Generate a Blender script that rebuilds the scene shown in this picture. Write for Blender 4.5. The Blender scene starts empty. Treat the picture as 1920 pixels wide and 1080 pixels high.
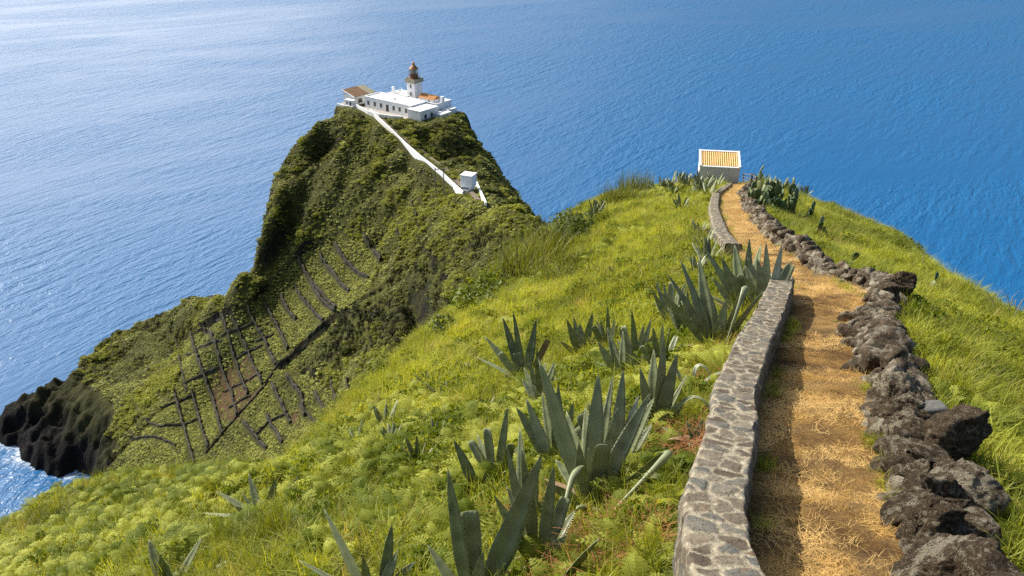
import bpy, bmesh, math, random
import numpy as np
from mathutils import Vector, Matrix

random.seed(7); RNG = np.random.default_rng(11)
S = bpy.context.scene
COL = S.collection
R = math.radians

# ------------------------------------------------------------------ camera, sky, sun, exposure
PITCH = R(26.0); FPX = 1663.0
SUN_AZ, SUN_EL = R(-54), R(40)          # azimuth from +Y towards +X
cam_d = bpy.data.cameras.new('camera'); cam = bpy.data.objects.new('camera', cam_d); COL.objects.link(cam)
cam_d.sensor_width = 36; cam_d.lens = 36 * FPX / 1920
cam_d.clip_start = 0.1; cam_d.clip_end = 30000
cam.rotation_euler = (math.pi / 2 - PITCH, 0, 0)
S.camera = cam
W = bpy.data.worlds.new('World'); S.world = W; W.use_nodes = True
nt = W.node_tree; nt.nodes.clear()
sky = nt.nodes.new('ShaderNodeTexSky'); sky.sky_type = 'NISHITA'; sky.sun_disc = False
sky.sun_elevation = SUN_EL; sky.sun_rotation = SUN_AZ
sky.air_density = 1.0; sky.dust_density = 1.6; sky.ozone_density = 2.0
bg = nt.nodes.new('ShaderNodeBackground'); bg.inputs[1].default_value = 0.09
wo = nt.nodes.new('ShaderNodeOutputWorld')
# bright broken cloud bank on the sunward side of the sky
tc_ = nt.nodes.new('ShaderNodeTexCoord'); dt_ = nt.nodes.new('ShaderNodeVectorMath'); dt_.operation = 'DOT_PRODUCT'
CLD = Vector((math.sin(R(-46)) * math.cos(R(30)), math.cos(R(-46)) * math.cos(R(30)), math.sin(R(30)))); dt_.inputs[1].default_value = CLD
nt.links.new(tc_.outputs['Generated'], dt_.inputs[0])
nz_ = nt.nodes.new('ShaderNodeTexNoise'); nz_.inputs['Scale'].default_value = 3.2; nz_.inputs['Detail'].default_value = 6; nt.links.new(tc_.outputs['Generated'], nz_.inputs['Vector'])
ma_ = nt.nodes.new('ShaderNodeMath'); ma_.operation = 'MULTIPLY_ADD'; nt.links.new(nz_.outputs['Fac'], ma_.inputs[0]); ma_.inputs[1].default_value = .55; nt.links.new(dt_.outputs['Value'], ma_.inputs[2])
cr_ = nt.nodes.new('ShaderNodeValToRGB'); cr_.color_ramp.elements[0].position = .93; cr_.color_ramp.elements[1].position = 1.28; cr_.color_ramp.interpolation = 'EASE'; cr_.color_ramp.elements[1].color = (.9, .9, .9, 1)
sb_ = nt.nodes.new('ShaderNodeMath'); sb_.operation = 'MULTIPLY'; nt.links.new(ma_.outputs[0], sb_.inputs[0]); sb_.inputs[1].default_value = 1.0 / 1.4
cr_.color_ramp.elements[0].position = .58; cr_.color_ramp.elements[1].position = .96
nt.links.new(sb_.outputs[0], cr_.inputs[0])
mx_ = nt.nodes.new('ShaderNodeMix'); mx_.data_type = 'RGBA'; nt.links.new(cr_.outputs[0], mx_.inputs[0]); nt.links.new(sky.outputs[0], mx_.inputs[6]); mx_.inputs[7].default_value = (27, 26.6, 26.2, 1)
nt.links.new(mx_.outputs[2], bg.inputs[0]); nt.links.new(bg.outputs[0], wo.inputs[0])
sun_d = bpy.data.lights.new('sun', 'SUN'); sun_d.energy = 4.7; sun_d.angle = R(0.5); sun_d.color = (1, .93, .82)
sun = bpy.data.objects.new('sun', sun_d); COL.objects.link(sun)
SUNV = Vector((math.sin(SUN_AZ) * math.cos(SUN_EL), math.cos(SUN_AZ) * math.cos(SUN_EL), math.sin(SUN_EL)))
sun.rotation_euler = SUNV.to_track_quat('Z', 'Y').to_euler()
S.view_settings.view_transform = 'Standard'; S.view_settings.look = 'None'
S.view_settings.exposure = 0.35; S.view_settings.gamma = 1
S.render.engine = 'CYCLES'
S.cycles.use_denoising = False; S.cycles.max_bounces = 5; S.cycles.diffuse_bounces = 2; S.cycles.transparent_max_bounces = 4

SEA = -173.0
cP, sP = math.cos(PITCH), math.sin(PITCH)
def ray(px, py):
    u = (px - 960) / FPX; v = (540 - py) / FPX
    return np.array([u, cP + v * sP, -sP + v * cP])
def at(px, py, t): return ray(px, py) * t
def proj(x, y, z):
    t = y * cP - z * sP; t = np.where(np.abs(t) < 1e-3, 1e-3, t)
    return 960 + FPX * x / t, 540 - FPX * (y * sP + z * cP) / t, t

# ------------------------------------------------------------------ numpy noise
def _h(ix, iy, s):
    n = (ix.astype(np.int64) * 374761393 + iy.astype(np.int64) * 668265263 + s * 1274126177) & 0x7fffffff
    n = ((n ^ (n >> 13)) * 1274126177) & 0x7fffffff
    return ((n ^ (n >> 16)) & 0xffff) / 65535.0
def vnoise(x, y, s=0):
    x = np.asarray(x, float); y = np.asarray(y, float)
    ix = np.floor(x); iy = np.floor(y); fx = x - ix; fy = y - iy
    fx = fx * fx * (3 - 2 * fx); fy = fy * fy * (3 - 2 * fy)
    a = _h(ix, iy, s); b = _h(ix + 1, iy, s); c = _h(ix, iy + 1, s); d = _h(ix + 1, iy + 1, s)
    return (a + (b - a) * fx) * (1 - fy) + (c + (d - c) * fx) * fy
def fbm(x, y, o=4, s=0):
    r = 0; a = 1; tot = 0
    for k in range(o):
        r = r + a * (vnoise(x, y, s + k * 17) - .5); tot += a; a *= .5; x = x * 2.03 + 5.1; y = y * 2.03 + 1.7
    return 2 * r / tot
def ss(a, b, x): t = np.clip((x - a) / (b - a), 0, 1); return t * t * (3 - 2 * t)
def in_poly(x, y, P):
    x = np.asarray(x, float); y = np.asarray(y, float); r = np.zeros(x.shape, bool); n = len(P)
    for i in range(n):
        x1, y1 = P[i]; x2, y2 = P[(i + 1) % n]
        if y1 == y2: continue
        c = ((y1 > y) != (y2 > y)) & (x < (x2 - x1) * (y - y1) / (y2 - y1) + x1); r ^= c
    return r
def dist_poly(x, y, P, closed=True):
    d = np.full(np.shape(x), 1e9); n = len(P)
    for i in range(n if closed else n - 1):
        ax, ay = P[i]; bx, by = P[(i + 1) % n]; dx, dy = bx - ax, by - ay
        t = np.clip(((x - ax) * dx + (y - ay) * dy) / (dx * dx + dy * dy + 1e-9), 0, 1)
        d = np.minimum(d, np.hypot(x - ax - t * dx, y - ay - t * dy))
    return d

# ------------------------------------------------------------------ terrain heights
_py = [-12, -4, 4.58, 6.28, 7.75, 9.9, 13.4, 15.6, 17.8, 20.5, 26.7, 38.6, 52.4, 68.3, 75, 120]
_px = [1.4, 1.6, 2.16, 2.75, 3.17, 3.96, 5.35, 6.15, 6.55, 6.8, 7.75, 10.3, 13.7, 18.6, 20.5, 30]
_yy = np.linspace(-14, 122, 2721); _xx = np.interp(_yy, _py, _px)
_k = np.hanning(41); _k /= _k.sum(); _xx = np.convolve(np.pad(_xx, 20, mode='edge'), _k, 'valid')
def xc(y): return np.interp(y, _yy, _xx)
def zc(y): return -3.0 - .31 * y
def near_raw(x, y):
    d = x - xc(y)
    L = np.maximum(-d - .75, 0); Rr = np.maximum(d - 1.2, 0)
    kl = np.interp(y, [10, 30, 50, 70], [.42, .40, .30, .16]); z = zc(y) - (kl * L - .17 * (1 - np.exp(-L / 1.2)) * 1.0) - .30 * Rr
    return z
def hit(f, px, py, t0=4., t1=110., n=1500):
    d = ray(px, py); ts = np.linspace(t0, t1, n)
    P = d[None, :] * ts[:, None]; below = P[:, 2] < f(P[:, 0], P[:, 1])
    i = int(np.argmax(below)) if below.any() else n - 1
    if i == 0: return P[0]
    a, b = ts[i - 1], ts[i]
    for _ in range(18):
        m = (a + b) / 2; q = d * m
        if q[2] < f(np.array([q[0]]), np.array([q[1]]))[0]: b = m
        else: a = m
    q = d * b
    return q
silL = [(-260, 1090), (0, 990), (150, 925), (290, 918), (430, 915), (540, 895), (620, 845), (690, 768), (770, 678), (850, 600), (930, 535), (1000, 475), (1060, 432), (1105, 398), (1150, 368), (1200, 350), (1250, 341)]
silR = [(1440, 334), (1500, 348), (1560, 378), (1600, 402), (1640, 428), (1720, 512), (1800, 560), (1880, 600), (1960, 640), (2150, 720)]
CR = [tuple(hit(near_raw, a, b, t1=90)[:2]) for a, b in silL] + [(14, 76), (18, 80), (24, 80)] + \
     [tuple(hit(near_raw, a, b, t1=74)[:2]) for a, b in silR]
CR = CR + [(14, -14), (-24, -14)]
def near_h(x, y, detail=True):
    x = np.asarray(x, float); y = np.asarray(y, float)
    z = near_raw(x, y)
    o = ~in_poly(x, y, CR); d = np.where(o, dist_poly(x, y, CR), 0)
    r = 3.0; z = z - 1.35 * (np.sqrt(d * d + r * r) - r)
    if detail:
        dd = np.abs(x - xc(y)); m = ss(1.3, 3.5, dd)
        z = z + m * (.50 * fbm(x / 2.4, y / 2.4, 3, 3) + .55 * fbm(x / 9., y / 9., 2, 9) * ss(2, 7, dd)) + .03 * fbm(x / .5, y / .5, 2, 5) + ss(2, 20, d) * 2.5 * fbm(x / 9, y / 9, 4, 31)
    return z
def gp(px, py): return hit(near_h, px, py)

ZP = -73.2
TP = [ # pixel x, y, depth of the headland surface
 (640,203,284),(600,222,282),(560,272,278),(517,330,274),(507,390,268),(492,440,262),(462,510,258),
 (845,215,276),(900,262,274),(945,322,268),(985,402,258),(1013,452,248),
 (680,212,281),(720,235,272),(745,258,262),(790,300,248),(830,328,240),(865,358,231),(905,384,222),(850,372,222),
 (960,430,200),(1012,466,184),(800,262,262),(850,300,256),(920,340,248),(960,400,236),
 (560,330,276),(600,280,276),(620,350,262),(680,290,266),(700,350,256),(760,330,250),(700,410,250),(620,430,258),
 (560,440,262),(780,390,240),(820,360,238),(840,420,222),(800,450,228),(740,450,240),
 (560,492,262),(660,455,250),(720,480,240),(500,560,262),(420,570,280),(500,600,256),(400,640,280),(345,645,296),
 (400,750,256),(500,690,242),(470,820,230),(300,800,252),(220,850,262),(600,610,236),(560,650,238),(620,680,224),(700,630,216),(690,560,228),
 (800,500,216),(800,590,206),(740,650,204),(640,760,206),(560,830,212),(900,450,208),(900,540,192),(960,500,186),(430,880,226),(860,620,180),
 (425,566,267),(400,582,280),(372,596,296),(340,616,300),(400,600,272),(300,600,326),(280,610,334),(200,652,322),(130,712,306),(50,742,298),(15,770,296),
 (50,845,283),(110,870,276),(20,815,292),(150,800,280),(190,770,276),(190,860,266),(230,730,282),(260,700,290),(330,700,276),(170,700,300),
]
_pts = [at(*p) for p in TP]
_w = [  # shore and seabed, hidden near flanks
 (-172,262,-183),(-180,230,-185),(-170,290,-186),(-150,312,-185),(-140,350,-185),(-118,352,-178),(-150,200,-186),(-132,222,-178),(-112,372,-184),(-95,365,-176),(-170,180,-190),
 (-60,360,-165),(-60,395,-185),(-20,340,-165),(-20,375,-185),(15,300,-165),(25,330,-185),(40,250,-170),(60,230,-185),(45,200,-160),(65,170,-185),
 (-120,170,-172),(-140,150,-186),(-80,150,-150),(-90,120,-160),(-40,140,-118),(-10,135,-92),(8,140,-72),(30,150,-95),(50,130,-140),(-190,330,-190),(-190,400,-192),(60,400,-192),(-60,420,-192),(-95,300,-128),(-105,320,-150),
 (-60,300,-92),(-45,320,-118),(-20,300,-102),(0,285,-118),(-85,285,-104)]
_cl = [list(p + np.array([-9., 5., -24.])) for p in _pts[1:7]] + [list(p + np.array([9., 5., -16.])) for p in _pts[8:12]]
TC = np.array([list(p) for p in _pts] + [list(p) for p in _w] + _cl)
# keep the summit flat round the buildings
for q in [(-55,287),(-47,283),(-36,272),(-27,266),(-40,292),(-25,283),(-20,273),(-31,285)]:
    TC = np.vstack([TC, [q[0], q[1], ZP]])
def _K(r2): return np.where(r2 > 0, .5 * r2 * np.log(np.maximum(r2, 1e-12)), 0)
def _tps():
    n = len(TC); X = TC[:, :2] / 100
    D = ((X[:, None] - X[None]) ** 2).sum(-1); A = np.zeros((n + 3, n + 3))
    A[:n, :n] = _K(D) + np.eye(n) * 2.5e-3; A[:n, n] = 1; A[:n, n + 1:] = X; A[n, :n] = 1; A[n + 1:, :n] = X.T
    return X, np.linalg.solve(A, np.concatenate([TC[:, 2], np.zeros(3)]))
_TX, _TW = _tps()
FRM_O = np.array([-47.6, 284.0]); FA = R(-37.6); EX = np.array([math.cos(FA), math.sin(FA)]); EY = np.array([-math.sin(FA), math.cos(FA)])
def loc2w(a, b): q = FRM_O + EX * a + EY * b; return q[0], q[1]
PLAT = [loc2w(-9.5, -3.2), loc2w(12, -3.2), loc2w(19, -2.6), loc2w(26.8, -2.6), loc2w(27, 5), loc2w(29.5, 5.4), loc2w(29.5, 14.5), loc2w(-9.5, 13)]
def head_smooth(x, y):
    x = np.asarray(x, float); y = np.asarray(y, float); sh = x.shape
    X = np.stack([x.ravel(), y.ravel()], 1) / 100; out = np.empty(len(X)); n = len(_TX)
    for i in range(0, len(X), 20000):
        q = X[i:i + 20000]; D = ((q[:, None] - _TX[None]) ** 2).sum(-1)
        out[i:i + 20000] = _K(D) @ _TW[:n] + _TW[n] + q @ _TW[n + 1:]
    return out.reshape(sh)
# terrace field in pixels (used only to find its ground outline)
TERR_PX = [(560,478),(640,440),(720,470),(690,545),(600,640),(560,690),(640,740),(560,830),(470,885),(200,880),(330,740),(345,640),(470,570)]
BANK_PX = [(800,480),(700,545),(620,600),(560,650),(520,690),(560,700),(640,680),(740,640),(800,610),(840,560)]
GULL = [(618,262),(590,320),(560,390),(530,450),(495,505)]
PATHPX = [(668,204),(690,210),(702,216),(731,244),(760,270),(790,296),(830,326),(860,350),(885,362),(905,384)]
_cs = [(640,196,284),(600,213,282),(560,272,278),(517,330,274),(507,390,268),(494,440,262),(470,505,258),(446,536,262),(425,550,270),(400,586,284),(372,600,302),(335,612,318),(300,614,326),(280,628,334),(240,654,330),(200,672,322),(165,704,314),(130,724,306),(95,734,302),(50,744,298),(15,770,296),(2,800,296),(25,830,289),(70,862,282),(110,884,276),(160,905,268)]
CH = [tuple(at(*p)[:2]) for p in _cs] + [(-90, 190), (-70, 100), (60, 100)] + [tuple(at(*p)[:2]) for p in [(1030,480,235),(1013,455,248),(985,404,258),(945,324,268),(900,264,274),(848,217,277)]] + [loc2w(31, 15), loc2w(20, 17), loc2w(-9, 15)]
def head_h(x, y):
    x = np.asarray(x, float); y = np.asarray(y, float)
    z = head_smooth(x, y)
    u, v, t = proj(x, y, z)
    terr = in_poly(u, v, TERR_PX) & (t > 190); tm = np.where(terr, 0.22, 1.0)
    o = ~in_poly(x, y, PLAT); d = np.where(o, dist_poly(x, y, PLAT), 0); m = ss(0, 9, d) * (.06 + .94 * ss(4, 24, dist_poly(u, v, PATHPX, False)))
    n = 6.5 * fbm(x / 22, y / 22, 3, 41) + 4.2 * (.5 - np.abs(fbm(x / 11, y / 11, 3, 77))) + 1.5 * fbm(x / 4.2, y / 4.2, 3, 5)
    low = ss(-150, -162, z); n = n * (1 - .55 * ss(-125, -145, z)); n = n + low * (6.5 * (.4 - np.abs(fbm(x / 9, y / 9, 4, 19))) + 3.4 * fbm(x / 3.5, y / 3.5, 4, 29))
    z = z + n * m * tm
    g = dist_poly(u, v, GULL, False); z = z - 4.5 * np.exp(-(g / 20) ** 2) * (t > 230)
    g2 = dist_poly(u, v, [(765,560),(790,610),(775,650)], False); z = z - 5 * np.exp(-(g2 / 22) ** 2) * (t > 170)
    oc = ~in_poly(x, y, CH); dc = np.where(oc, dist_poly(x, y, CH), 0); dc = np.maximum(dc + 2.0 * fbm(x / 7, y / 7, 3, 23) * (dc > 0), 0); z = z - 1.7 * (np.sqrt(dc * dc + 4) - 2)
    b = in_poly(u, v, BANK_PX); z = z - np.where(b, 1, 0) * 2.0 * m
    w = 1 - ss(0, 4.5, d); z = z * (1 - w) + ZP * w
    return z

# ------------------------------------------------------------------ scene helpers
def tag(o, label=None, cat=None, group=None, kind=None):
    if label: o['label'] = label
    if cat: o['category'] = cat
    if group: o['group'] = group
    if kind: o['kind'] = kind
    return o
def mesh(name, V, F, mat=None, parent=None, smooth=False, uv=None):
    me = bpy.data.meshes.new(name); me.from_pydata([tuple(map(float, v)) for v in V], [], [tuple(map(int, f)) for f in F]); me.update()
    if uv is not None:
        l = me.uv_layers.new(name='UVMap'); vi = np.empty(len(me.loops), int); me.loops.foreach_get('vertex_index', vi)
        l.data.foreach_set('uv', np.asarray(uv, np.float32)[vi].ravel())
    if smooth: me.polygons.foreach_set('use_smooth', [True] * len(me.polygons))
    if mat: me.materials.append(mat)
    o = bpy.data.objects.new(name, me); COL.objects.link(o)
    if parent: o.parent = parent
    return o
def empty(name, loc, rz=0):
    o = bpy.data.objects.new(name, None); COL.objects.link(o); o.location = tuple(map(float, loc)); o.rotation_euler = (0, 0, rz); o.empty_display_size = .3
    return o
class MB:
    def __init__(s): s.V = []; s.F = []
    def add(s, V, F): n = len(s.V); s.V += [tuple(v) for v in V]; s.F += [tuple(i + n for i in f) for f in F]; return s
    def box(s, x0, x1, y0, y1, z0, z1, e=0.0):
        if e:   # small chamfer on the vertical and top edges
            V = []
            for z, k in ((z0, 0), (z1 - e, 0), (z1, e)):
                a, b, c, d = x0 + k, x1 - k, y0 + k, y1 - k
                V += [(a + e, c, z), (b - e, c, z), (b, c + e, z), (b, d - e, z), (b - e, d, z), (a + e, d, z), (a, d - e, z), (a, c + e, z)]
            F = [tuple(range(7, -1, -1)), tuple(range(16, 24))]
            for L in (0, 8):
                F += [(L + i, L + (i + 1) % 8, L + 8 + (i + 1) % 8, L + 8 + i) for i in range(8)]
            return s.add(V, F)
        V = [(x0, y0, z0), (x1, y0, z0), (x1, y1, z0), (x0, y1, z0), (x0, y0, z1), (x1, y0, z1), (x1, y1, z1), (x0, y1, z1)]
        return s.add(V, [(0, 3, 2, 1), (4, 5, 6, 7), (0, 1, 5, 4), (1, 2, 6, 5), (2, 3, 7, 6), (3, 0, 4, 7)])
    def lathe(s, prof, cx=0, cy=0, n=24):
        V = []; 
        for r, z in prof: V += [(cx + r * math.cos(2 * math.pi * i / n), cy + r * math.sin(2 * math.pi * i / n), z) for i in range(n)]
        F = [(k * n + i, k * n + (i + 1) % n, (k + 1) * n + (i + 1) % n, (k + 1) * n + i) for k in range(len(prof) - 1) for i in range(n)]
        F += [tuple(range(n - 1, -1, -1)), tuple(range((len(prof) - 1) * n, len(prof) * n))]
        return s.add(V, F)
    def tube(s, pts, rad, n=7):
        pts = [Vector(p) for p in pts]; V = []
        for i, p in enumerate(pts):
            d = (pts[min(i + 1, len(pts) - 1)] - pts[max(i - 1, 0)]).normalized(); a = d.orthogonal().normalized()
            if abs(d.z) < .9: a = d.cross(Vector((0, 0, 1))).normalized()
            b = d.cross(a); r = rad[i] if isinstance(rad, (list, tuple)) else rad
            V += [tuple(p + (a * math.cos(2 * math.pi * k / n) + b * math.sin(2 * math.pi * k / n)) * r) for k in range(n)]
        F = [(k * n + i, k * n + (i + 1) % n, (k + 1) * n + (i + 1) % n, (k + 1) * n + i) for k in range(len(pts) - 1) for i in range(n)]
        F += [tuple(range(n - 1, -1, -1)), tuple(range((len(pts) - 1) * n, len(pts) * n))]
        return s.add(V, F)
    def build(s, name, mat, parent=None, smooth=False): return mesh(name, s.V, s.F, mat, parent, smooth)

# ------------------------------------------------------------------ materials
def newmat(name):
    m = bpy.data.materials.new(name); m.use_nodes = True; t = m.node_tree; t.nodes.clear()
    return m, t, t.nodes, t.links
def N(t, typ, **kw):
    n = t.nodes.new(typ)
    for k, v in kw.items():
        if k.startswith('i_'): n.inputs[k[2:].replace('_', ' ')].default_value = v
        else: setattr(n, k, v)
    return n
def ramp(t, src, stops, interp='LINEAR'):
    r = t.nodes.new('ShaderNodeValToRGB'); r.color_ramp.interpolation = interp; e = r.color_ramp.elements
    while len(e) < len(stops): e.new(.5)
    for i, (p, c) in enumerate(stops):
        e[i].position = p; e[i].color = (c, c, c, 1) if isinstance(c, (int, float)) else (*c, 1)
    if src is not None: t.links.new(src, r.inputs[0])
    return r
def mixc(t, f, a, b, mode='MIX'):
    m = t.nodes.new('ShaderNodeMix'); m.data_type = 'RGBA'; m.blend_type = mode
    for s, v in ((0, f), (6, a), (7, b)):
        if hasattr(v, 'links') or isinstance(v, bpy.types.NodeSocket): t.links.new(v, m.inputs[s])
        else: m.inputs[s].default_value = v if s == 0 else (*v, 1)
    return m.outputs[2]
def math_(t, op, a, b=None, clamp=False):
    m = t.nodes.new('ShaderNodeMath'); m.operation = op; m.use_clamp = clamp
    for s, v in ((0, a), (1, b)):
        if v is None: continue
        if isinstance(v, bpy.types.NodeSocket): t.links.new(v, m.inputs[s])
        else: m.inputs[s].default_value = v
    return m.outputs[0]
def noise(t, scale, detail=4, rough=.55, vec=None, dist=0):
    n = t.nodes.new('ShaderNodeTexNoise'); n.inputs['Scale'].default_value = scale; n.inputs['Detail'].default_value = detail
    n.inputs['Roughness'].default_value = rough; n.inputs['Distortion'].default_value = dist
    if vec is not None: t.links.new(vec, n.inputs['Vector'])
    return n.outputs['Fac']
def pos(t): return t.nodes.new('ShaderNodeNewGeometry').outputs['Position']
def obj_co(t): return t.nodes.new('ShaderNodeTexCoord').outputs['Object']
def finish(m, t, col, rough=.8, bump=None, bstr=.5, bdist=.05, spec=.3, extra=None):
    p = t.nodes.new('ShaderNodeBsdfPrincipled'); o = t.nodes.new('ShaderNodeOutputMaterial')
    if isinstance(col, bpy.types.NodeSocket): t.links.new(col, p.inputs['Base Color'])
    else: p.inputs['Base Color'].default_value = (*col, 1)
    if isinstance(rough, bpy.types.NodeSocket): t.links.new(rough, p.inputs['Roughness'])
    else: p.inputs['Roughness'].default_value = rough
    p.inputs['Specular IOR Level'].default_value = spec
    if bump is not None:
        b = t.nodes.new('ShaderNodeBump'); b.inputs['Strength'].default_value = bstr; b.inputs['Distance'].default_value = bdist
        t.links.new(bump, b.inputs['Height']); t.links.new(b.outputs[0], p.inputs['Normal'])
    t.links.new(p.outputs[0], o.inputs[0]); return p
def mat_plain(name, col, rough=.7, var=.12, sc=1.2, bs=.25, spec=.3, metal=0):
    m, t, n, l = newmat(name); c = obj_co(t); f = noise(t, sc, 5, .6, c)
    a = tuple(x * (1 - var) for x in col); b = tuple(min(1, x * (1 + var)) for x in col)
    r = ramp(t, f, [(.3, a), (.7, b)]); p = finish(m, t, r.outputs[0], rough, noise(t, sc * 12, 3, .6, c), bs, .02, spec)
    p.inputs['Metallic'].default_value = metal; return m
def mat_leaf(name, lo, hi, rough=.55, transl=.35, big=.08, attr=True, spec=.25, tcol=None, dry=None):
    m, t, n, l = newmat(name)
    f = noise(t, big, 4, .6, pos(t)); oi = t.nodes.new('ShaderNodeObjectInfo').outputs['Random']
    f = math_(t, 'ADD', math_(t, 'MULTIPLY', f, 1.1), math_(t, 'MULTIPLY', oi, .55))
    f = math_(t, 'SUBTRACT', f, .32)
    if attr:
        a = t.nodes.new('ShaderNodeAttribute'); a.attribute_type = 'INSTANCER'; a.attribute_name = 'tint'
        f = math_(t, 'ADD', f, a.outputs['Fac'])
    c = ramp(t, f, [(.2, lo), (.8, hi)]).outputs[0]
    if dry:
        c = mixc(t, math_(t, 'GREATER_THAN', oi, .955), c, dry)
    p = finish(m, t, c, rough, spec=spec); o = [x for x in t.nodes if x.type == 'OUTPUT_MATERIAL'][0]
    tr = t.nodes.new('ShaderNodeBsdfTranslucent'); tc = mixc(t, 1.0, c, tcol or (1.5, 1.35, .5), 'MULTIPLY')
    l.new(tc, tr.inputs[0]); mx = t.nodes.new('ShaderNodeMixShader'); mx.inputs[0].default_value = transl
    l.new(p.outputs[0], mx.inputs[1]); l.new(tr.outputs[0], mx.inputs[2]); l.new(mx.outputs[0], o.inputs[0])
    return m

# water
m_sea, t, n, l = newmat('sea water'); P_ = pos(t)
def wvec(rot, sx, sy):
    mp = t.nodes.new('ShaderNodeMapping'); mp.vector_type = 'TEXTURE'; mp.inputs['Rotation'].default_value = (0, 0, rot)
    mp.inputs['Scale'].default_value = (sx, sy, 6); l.new(P_, mp.inputs['Vector']); return mp.outputs[0]
CR_AZ = R(-34)                     # crests run along azimuth 34 deg: local +Y of this frame
w1 = noise(t, 1, 3, .5, wvec(CR_AZ, 6.5, 34), .6)
w2 = noise(t, 1, 3, .6, wvec(CR_AZ + R(12), 3.2, 9), .4)
w3 = noise(t, 1, 3, .6, wvec(CR_AZ - R(25), 1.3, 2.4))
wp = noise(t, 1, 4, .55, wvec(R(-62), 70, 260), .8)        # wind patches
hh = math_(t, 'ADD', math_(t, 'MULTIPLY', w1, 1.5), math_(t, 'MULTIPLY', w2, 1.05))
hh = math_(t, 'ADD', hh, math_(t, 'MULTIPLY', w3, .42))
wpr = ramp(t, wp, [(.32, .22), (.60, 1.0)]).outputs[0]
colw = mixc(t, wp, (.005, .085, .235), (.007, .125, .31))
fo = t.nodes.new('ShaderNodeAttribute'); fo.attribute_name = 'foam'; fom = math_(t, 'MULTIPLY', fo.outputs['Fac'], ramp(t, noise(t, .9, 5, .7, P_), [(.38, 0), (.6, 1)]).outputs[0])
fleck = math_(t, 'MULTIPLY', ramp(t, noise(t, 1, 5, .7, wvec(CR_AZ + R(50), 9, 3.5)), [(.735, 0), (.75, 1)]).outputs[0], ramp(t, noise(t, .004, 2, .5, P_), [(.5, 0), (.56, 1)]).outputs[0])
fom = math_(t, 'MAXIMUM', fom, math_(t, 'MULTIPLY', fleck, .7))
colw = mixc(t, fom, colw, (.75, .80, .84))
p = finish(m_sea, t, colw, ramp(t, wp, [(.3, .24), (.7, .34)]).outputs[0], hh, 1.0, 1.0, .38)
bn = [x for x in t.nodes if x.type == 'BUMP'][0]; l.new(wpr, bn.inputs['Strength']); p.inputs['IOR'].default_value = 1.34

# near hillside soil
m_hill, t, n, l = newmat('hillside soil'); c = pos(t)
f = noise(t, .35, 6, .65, c); g = noise(t, 6, 5, .7, c)
cc = ramp(t, f, [(.3, (.055, .06, .012)), (.5, (.10, .115, .018)), (.7, (.15, .16, .03))]).outputs[0]
cc = mixc(t, ramp(t, g, [(.55, 0), (.75, .8)]).outputs[0], cc, (.11, .06, .025))
finish(m_hill, t, cc, .95, g, .8, .12, .1)
# headland soil and rock
m_head, t, n, l = newmat('headland soil'); c = pos(t)
geo = t.nodes.new('ShaderNodeNewGeometry'); sx = t.nodes.new('ShaderNodeSeparateXYZ'); l.new(geo.outputs['True Normal'], sx.inputs[0])
sz = t.nodes.new('ShaderNodeSeparateXYZ'); l.new(c, sz.inputs[0])
f = noise(t, .12, 7, .68, c); g = noise(t, .9, 6, .7, c)
grn = ramp(t, f, [(.3, (.035, .036, .012)), (.55, (.085, .085, .022)), (.75, (.15, .15, .035))]).outputs[0]
rock = ramp(t, g, [(.3, (.005, .005, .006)), (.6, (.016, .014, .013)), (.8, (.05, .042, .032))]).outputs[0]
rk = math_(t, 'ADD', math_(t, 'MULTIPLY', math_(t, 'SUBTRACT', .50, sx.outputs[2]), 4.0), math_(t, 'MULTIPLY', math_(t, 'SUBTRACT', g, .5), 2.0), True)
low = ramp(t, math_(t, 'MULTIPLY', math_(t, 'ADD', sz.outputs[2], 173.), 1 / 40.), [(.18, 1), (.6, 0)]).outputs[0]
rk = math_(t, 'MAXIMUM', rk, low)
cc = mixc(t, rk, grn, rock)
so = t.nodes.new('ShaderNodeAttribute'); so.attribute_name = 'soil'
cc = mixc(t, so.outputs['Fac'], cc, ramp(t, g, [(.3, (.07, .035, .022)), (.7, (.16, .085, .055))]).outputs[0])
finish(m_head, t, cc, .95, math_(t, 'ADD', g, math_(t, 'MULTIPLY', f, 2)), 1.0, .8, .15)

# straw path
m_path, t, n, l = newmat('straw covered earth'); c = pos(t)
f = noise(t, 1.6, 6, .7, c); g = noise(t, 28, 5, .75, c, 1.5)
cc = ramp(t, g, [(.3, (.13, .062, .016)), (.5, (.40, .23, .07)), (.72, (.68, .45, .17))]).outputs[0]
cc = mixc(t, ramp(t, f, [(.40, .9), (.60, 0)]).outputs[0], cc, (.12, .065, .03))
cc = mixc(t, ramp(t, noise(t, .55, 4, .6, c), [(.5, 0), (.7, .4)]).outputs[0], cc, (.58, .42, .20))
finish(m_path, t, cc, .95, math_(t, 'ADD', g, math_(t, 'MULTIPLY', f, 1.5)), 1.0, .06, .1)

# masonry wall: stone outline and stone id come from the modelled stones
m_wall, t, n, l = newmat('mortared stone'); c = pos(t)
ae = t.nodes.new('ShaderNodeAttribute'); ae.attribute_name = 'edge'; ac = t.nodes.new('ShaderNodeAttribute'); ac.attribute_name = 'cell'
g = noise(t, 34, 6, .7, c); g2 = noise(t, 2.4, 5, .65, c)
st = ramp(t, ac.outputs['Fac'], [(0, (.10, .078, .055)), (.3, (.175, .14, .10)), (.55, (.24, .20, .145)), (.8, (.135, .138, .125)), (1, (.21, .19, .15))]).outputs[0]
st = mixc(t, ramp(t, g, [(.36, .6), (.58, 0)]).outputs[0], st, (.045, .036, .028))
st = mixc(t, ramp(t, g2, [(.48, 0), (.7, .5)]).outputs[0], st, (.34, .30, .22))
st = mixc(t, ramp(t, noise(t, 3.3, 5, .7, c), [(.60, 0), (.70, .45)]).outputs[0], st, (.30, .16, .06))
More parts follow.
